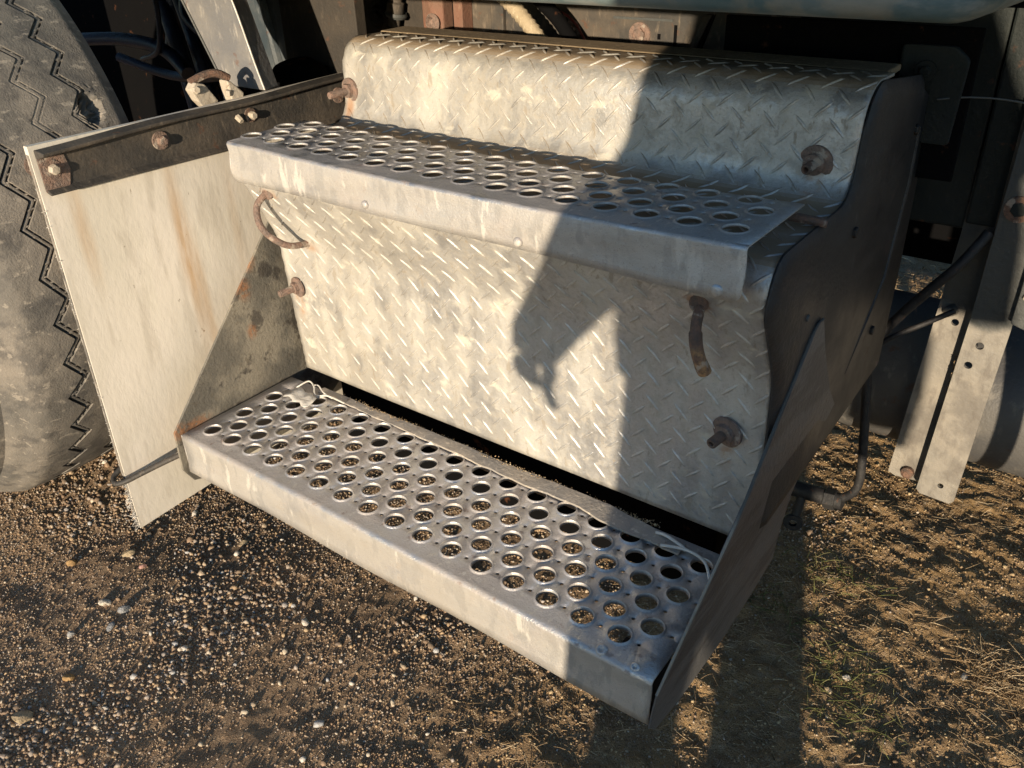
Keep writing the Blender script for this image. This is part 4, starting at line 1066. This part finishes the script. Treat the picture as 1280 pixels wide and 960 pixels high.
# crusty dirt in the fold between the legs
n = 500; Vs = []; Fs = []; R_ = rotm(n)
for i in range(n):
    v, f = LOW[i % len(LOW)]; z = -.155 + .20 * random.random() ** 1.2
    Vs.append(v @ R_[i].T * random.uniform(.0008, .0026) + np.array([random.uniform(.731, .7375), random.uniform(.612, .638), z])); Fs.append(f + i * 12)
link('caked_dirt', np_mesh('c', np.concatenate(Vs), np.concatenate(Fs)), 'crumbs', hs, kind='stuff')
s2 = empty('side_strap', (.80, .60, .2), 'narrow pale strap end at the right edge of the picture, above the tank', 'strap')
link('strap_plate', MB().prism([(.783, .118), (.80, .113), (.86, .113), (.86, .50), (.790, .50)], 1, .590, .597).mesh(), 'strap', s2, bevel=.001)
hexbolt(s2, (.792, .5895, .155), (0, -1, 0), .0042, .005, False, 'alu')

# air tank
tk = empty('air_tank', (.8, .86, -.2), 'dark cylindrical air tank lying behind the hanging strap, partly sunlit', 'tank')
cy, cz, r_ = .79, -.075, .112
mb = MB().lathe([(0, -.03), (r_ * .5, -.024), (r_ * .85, -.008), (r_ * .97, .006), (r_, .02), (r_, .9), (r_ * .97, .915), (r_ * .6, .94), (0, .945)], (.56, cy, cz), (1, 0, 0), 56)
link('shell', mb.mesh(), 'tank', tk, smooth=True, angle=50)
for x in (.80,):
    link('weld_seam', MB().lathe([(r_ + .0002, -.003), (r_ + .0015, 0), (r_ + .0002, .003)], (x + .12, cy, cz), (1, 0, 0), 56).mesh(), 'tank', tk, smooth='all')
# upright plate added out of view at right to shade the tank
s3 = empty('tank_shade_plate', (1.0, .55, .0), 'upright plate added just outside the right edge to shade the tank', 'strap')
link('strap_plate', MB().box((.926, .298, -.17), (.955, .306, .5)).mesh(), 'strap', s3, bevel=.002)

# hoses and drain valve in front of the tank
thing_tube('air_hose', [(.735, .60, .22), (.716, .58, .183), (.690, .575, .145), (.666, .575, .108), (.643, .578, .065), (.636, .58, .030), (.642, .58, -.025), (.650, .58, -.09), (.656, .58, -.155), (.650, .58, -.185), (.630, .58, -.205)],
           .0062, 'hose', 'black rubber air hose hanging down beside the side plate to the drain valve', 'hose')
thing_tube('branch_hose', [(.640, .575, .050), (.660, .578, .072), (.690, .59, .093), (.720, .60, .115)], .0035, 'hose', 'thin branch hose joining the air hose near the side plate', 'hose')
dv = empty('drain_valve', (.6, .58, -.22), 'grimy drain valve elbow at the bottom of the black air hose', 'valve')
link('elbow', MB().tube([(.565, .582, -.212), (.640, .58, -.206)], [.013, .012], 14).mesh(), 'hose', dv, smooth=True)
link('collar', MB().lathe([(.0, -.008), (.016, -.008), (.016, .008), (0, .008)], (.622, .58, -.208), (1, 0, .1), 6).mesh(), 'hose', dv, bevel=.001)
link('ring', MB().lathe([(.006, -.003), (.014, -.003), (.015, 0), (.014, .003), (.006, .003)], (.578, .565, -.262), (.3, -1, 0), 18).mesh(), 'hose', dv, smooth=True)
link('stem', MB().tube([(.582, .578, -.212), (.579, .570, -.250)], .007, 10).mesh(), 'hose', dv, smooth=True)
# gearbox / rear axle shadows under the truck, far side
ua = empty('rear_underside', (.6, 1.3, .1), 'dark truck underside far behind the tank', 'chassis')
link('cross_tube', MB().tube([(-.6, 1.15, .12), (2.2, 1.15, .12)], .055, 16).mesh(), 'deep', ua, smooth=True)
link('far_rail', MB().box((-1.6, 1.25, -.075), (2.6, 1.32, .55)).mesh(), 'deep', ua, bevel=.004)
for k, (yy, zz) in enumerate(((1.05, .10), (1.02, .135), (1.0, .16))):
    link('brake_line', MB().tube(smooth_path([(.3, yy, zz), (.6, yy - .01, zz + .006), (.8, yy, zz), (1.2, yy, zz - .01)], 5), .007, 8).mesh(), 'rustdark', ua, smooth=True)

# ------------------------------------------------------------------ the photographer, whose shadow falls on the box
pe = empty('person', (.97, -.82, GZ), 'person in a long dark coat standing behind the camera, one arm hanging down', 'person')
def skin_fig(name, chains, mat, parent, sub=2):
    """chains: list of lists of (x,y,z,rx,ry) ; first point of a chain may name an existing vertex index via tuple ('at', i)"""
    verts = []; rad = []; edges = []
    for ch in chains:
        prev = None
        for p in ch:
            if p[0] == 'at': prev = p[1]; continue
            verts.append(Vector(p[:3]) - origin(parent)); rad.append((p[3], p[4] if len(p) > 4 else p[3])); i = len(verts) - 1
            if prev is not None: edges.append((prev, i))
            prev = i
    me = bpy.data.meshes.new(name); me.from_pydata(verts, edges, []); me.update()
    me.materials.append(MT[mat]); o = bpy.data.objects.new(name, me); COL.objects.link(o); o.parent = parent
    sk = o.modifiers.new('skin', 'SKIN'); sk.use_smooth_shade = True
    for i, r in enumerate(rad): me.skin_vertices[0].data[i].radius = r
    me.skin_vertices[0].data[0].use_root = True
    s = o.modifiers.new('sub', 'SUBSURF'); s.levels = sub; s.render_levels = sub
    return o
YP = -.82; DU = .355 * -YP; DW = -.145 * -YP    # shadow plane coordinates (u, w) -> world at y = YP: x = u - .355*y, z = w + .145*y*-1
def UW(u, w, y=YP): return (u - .355 * y, y, w - .145 * y)
def fig(u, w, r, r2=None, y=YP): return (*UW(u, w, y), r, r2 if r2 else r)
# body: pelvis root, torso, neck, head, legs, arms (one continuous surface)
body = [
    [fig(.70, .20, .085, .07), fig(.70, .36, .10, .075), fig(.71, .52, .105, .08), fig(.71, .64, .075, .06), fig(.71, .70, .038, .038), fig(.71, .78, .052, .062), fig(.71, .86, .050, .060), fig(.71, .90, .03, .03)],
    [('at', 0), fig(.635, .12, .058), fig(.605, -.10, .044), fig(.600, -.32, .034), fig(.598, -.395, .030), fig(.598, -.41, .026, .022, YP + .09)],
    [('at', 0), fig(.735, .12, .058), fig(.748, -.10, .046), fig(.750, -.32, .036), fig(.752, -.395, .030), fig(.752, -.41, .026, .022, YP + .09)],
    [('at', 3), fig(.64, .62, .045), fig(.590, .50, .036), fig(.548, .37, .032), fig(.502, .265, .024), fig(.472, .21, .022, .014), fig(.460, .180, .031, .013)],
    [('at', 3), fig(.78, .62, .045), fig(.86, .52, .036, .036), fig(.93, .40, .032, .032, YP + .03), fig(.84, .455, .025, .025, YP + .15), fig(.745, .500, .017, .017, -.60), fig(.725, .513, .020, .012, -.575)],
]
bodyo = skin_fig('body', body, 'skin', pe)
# hanging hand: palm end at u .468, w .185 ; five fingers of their own lengths
def finger(pts, r): return [fig(u, w, rr, rr, y) for (u, w, y), rr in zip(pts, [r, r, r * .95, r * .8])]
for k, (du, ln, dy) in enumerate(((-.020, .030, .012), (-.010, .036, .004), (-.001, .036, -.004), (.018, .058, -.012))):
    skin_fig('finger', [finger([(.454 + du, .178, YP + dy), (.450 + du, .178 - ln * .45, YP + dy), (.454 + du, .178 - ln * .8, YP + dy + .006), (.462 + du, .178 - ln, YP + dy + .012)], .0082)], 'skin', bodyo)
skin_fig('thumb', [finger([(.462, .190, YP + .004), (.473, .178, YP + .01), (.476, .162, YP + .013), (.470, .148, YP + .014)], .0075)], 'skin', bodyo)
for k in range(4):
    z = .505 + .011 * k
    skin_fig('finger', [[(*UW(.728, z, -.575), .0065, .0065), (*UW(.715, z + .002, -.558), .0065, .0065), (*UW(.700, z, -.556), .006, .006), (*UW(.690, z - .002, -.560), .005, .005)]], 'skin', bodyo)
skin_fig('thumb', [[(*UW(.73, .50, -.58), .007, .007), (*UW(.715, .50, -.597), .0065, .0065), (*UW(.700, .505, -.600), .006, .006)]], 'skin', bodyo)
# head details
hc = Vector(UW(.71, .805))
for s_ in (-1, 1):
    link('ear', MB().lathe([(.0, .006), (.010, .005), (.016, .0), (.010, -.004)], hc + Vector((s_ * .060, 0, 0)), (s_, 0, 0), 12).mesh(), 'skin', bodyo, smooth=True)
    link('eye', MB().lathe([(.009, 0), (.006, .004), (0, .006)], hc + Vector((s_ * .022, .060, .012)), (0, 1, 0), 12).mesh(), 'wire', bodyo, smooth=True)
link('nose', MB().tube([hc + Vector((0, .060, .018)), hc + Vector((0, .078, -.010)), hc + Vector((0, .064, -.014))], [.004, .009, .006], 8).mesh(), 'skin', bodyo, smooth=True)
link('mouth', MB().tube([hc + Vector((-.018, .058, -.036)), hc + Vector((0, .064, -.038)), hc + Vector((.018, .058, -.036))], [.002, .004, .002], 8).mesh(), 'rust', bodyo, smooth=True)
bm = bmesh.new(); bmesh.ops.create_uvsphere(bm, u_segments=24, v_segments=16, radius=1)
for v in bm.verts: v.co = Vector((v.co.x * .070, v.co.y * .078 - .010, v.co.z * .075 + .022)) + hc
bmesh.ops.delete(bm, geom=[v for v in bm.verts if v.co.z < hc.z + .01 and v.co.y > hc.y + .01 or v.co.z < hc.z - .03], context='VERTS')
me = bpy.data.meshes.new('hair'); bm.to_mesh(me); bm.free(); link('hair', me, 'hair', bodyo, smooth='all')
# trousers, boots
for s_, (u0, u1, u2, lab) in enumerate(((.635, .603, .597, 0), (.735, .748, .750, 0))):
    link('trouser_leg', MB().tube([Vector(UW(u0, .20)), Vector(UW(u0 - .01, .10)), Vector(UW(u1, -.10)), Vector(UW(u2, -.38))], [.068, .064, .054, .048 if not s_ else .056], 18).mesh(), 'trousers', pe, smooth=True)
    c = Vector(UW(u2, 0)); c.z = GZ
    hull([(c.x + sx * w, c.y + yy, GZ + .004 + z) for sx in (-1, 1) for yy, z, w in ((-.05, .0, .032), (-.05, .07, .03), (.04, .06, .032), (.14, .0, .034), (.14, .03, .028), (.0, .10, .03))], 'boot', 'boot', pe, .008)
# long coat, hem at w = .195, open widely to the right side
def ring(w, u0, u1, d, n=28, y=YP):
    c = (u0 + u1) / 2; a = (u1 - u0) / 2; out = []
    for k in range(n):
        t = 2 * math.pi * k / n; cx, sx = math.cos(t), math.sin(t)
        p = UW(c, w, y); out.append((p[0] + a * math.copysign(abs(cx) ** .8, cx), p[1] + d * sx, p[2]))
    return out
rings = [ring(w, a, b, d) for w, a, b, d in ((.195, .556, .995, .085), (.235, .553, .990, .085), (.30, .560, .985, .085), (.38, .585, .965, .09), (.47, .612, .93, .09), (.56, .625, .90, .085), (.63, .64, .83, .07), (.68, .67, .76, .045))]
mb = MB().add([p for r in rings for p in r], [(i * 28 + k, i * 28 + (k + 1) % 28, (i + 1) * 28 + (k + 1) % 28, (i + 1) * 28 + k) for i in range(len(rings) - 1) for k in range(28)])
co_ = link('coat', mb.mesh(), 'cloth', pe, smooth='all')
link('sleeve', MB().tube([Vector(UW(.655, .63)), Vector(UW(.612, .52)), Vector(UW(.574, .385)), Vector(UW(.516, .285)), Vector(UW(.480, .235)), Vector(UW(.456, .198)), Vector(UW(.447, .180))], [.062, .058, .050, .040, .036, .033, .024], 18).mesh(), 'cloth', pe, smooth=True)
link('sleeve', MB().tube([Vector(UW(.77, .63)), Vector(UW(.86, .52)), Vector(UW(.93, .40, YP + .03)), Vector(UW(.84, .455, YP + .13)), Vector(UW(.77, .49, -.64))], [.060, .055, .050, .040, .034], 18).mesh(), 'cloth', pe, smooth=True)
# cloth bag added at the person's right hip to shade the tank
def bagring(w, u0, u1, d):
    c = (u0 + u1) / 2; p = UW(c, w, -.80)
    return [(p[0] + (u1 - u0) / 2 * math.copysign(abs(math.cos(t)) ** .6, math.cos(t)), p[1] + d * math.sin(t), p[2]) for t in [2 * math.pi * k / 20 for k in range(20)]]
rg = [bagring(*q) for q in ((-.035, .86, .90, .02), (-.03, .842, .920, .035), (.06, .838, .926, .04), (.14, .845, .922, .035), (.165, .855, .912, .02))]
mb = MB().add([p for r0 in rg for p in r0], [(i * 20 + k, i * 20 + (k + 1) % 20, (i + 1) * 20 + (k + 1) % 20, (i + 1) * 20 + k) for i in range(4) for k in range(20)] + [tuple(range(20)), tuple(80 + k for k in range(19, -1, -1))])
bg_ = link('shading_bag', mb.mesh(), 'cloth', None, smooth=True); tag(bg_, 'dark cloth shoulder bag hanging at the photographer\'s right hip', 'bag')
link('bag_strap', MB().tube([Vector(UW(.86, .16, -.80)), Vector(UW(.85, .30, -.80)), Vector(UW(.80, .52, -.81))], .008, 8).mesh(), 'cloth', bg_, smooth=True)
# phone held just behind the lens
ph = link('phone', MB().box((.835, -.5495, .500), (.985, -.5415, .615)).mesh(), 'glassy', None, bevel=.004)
tag(ph, 'black phone held in the photographer\'s hand behind the lens', 'phone')
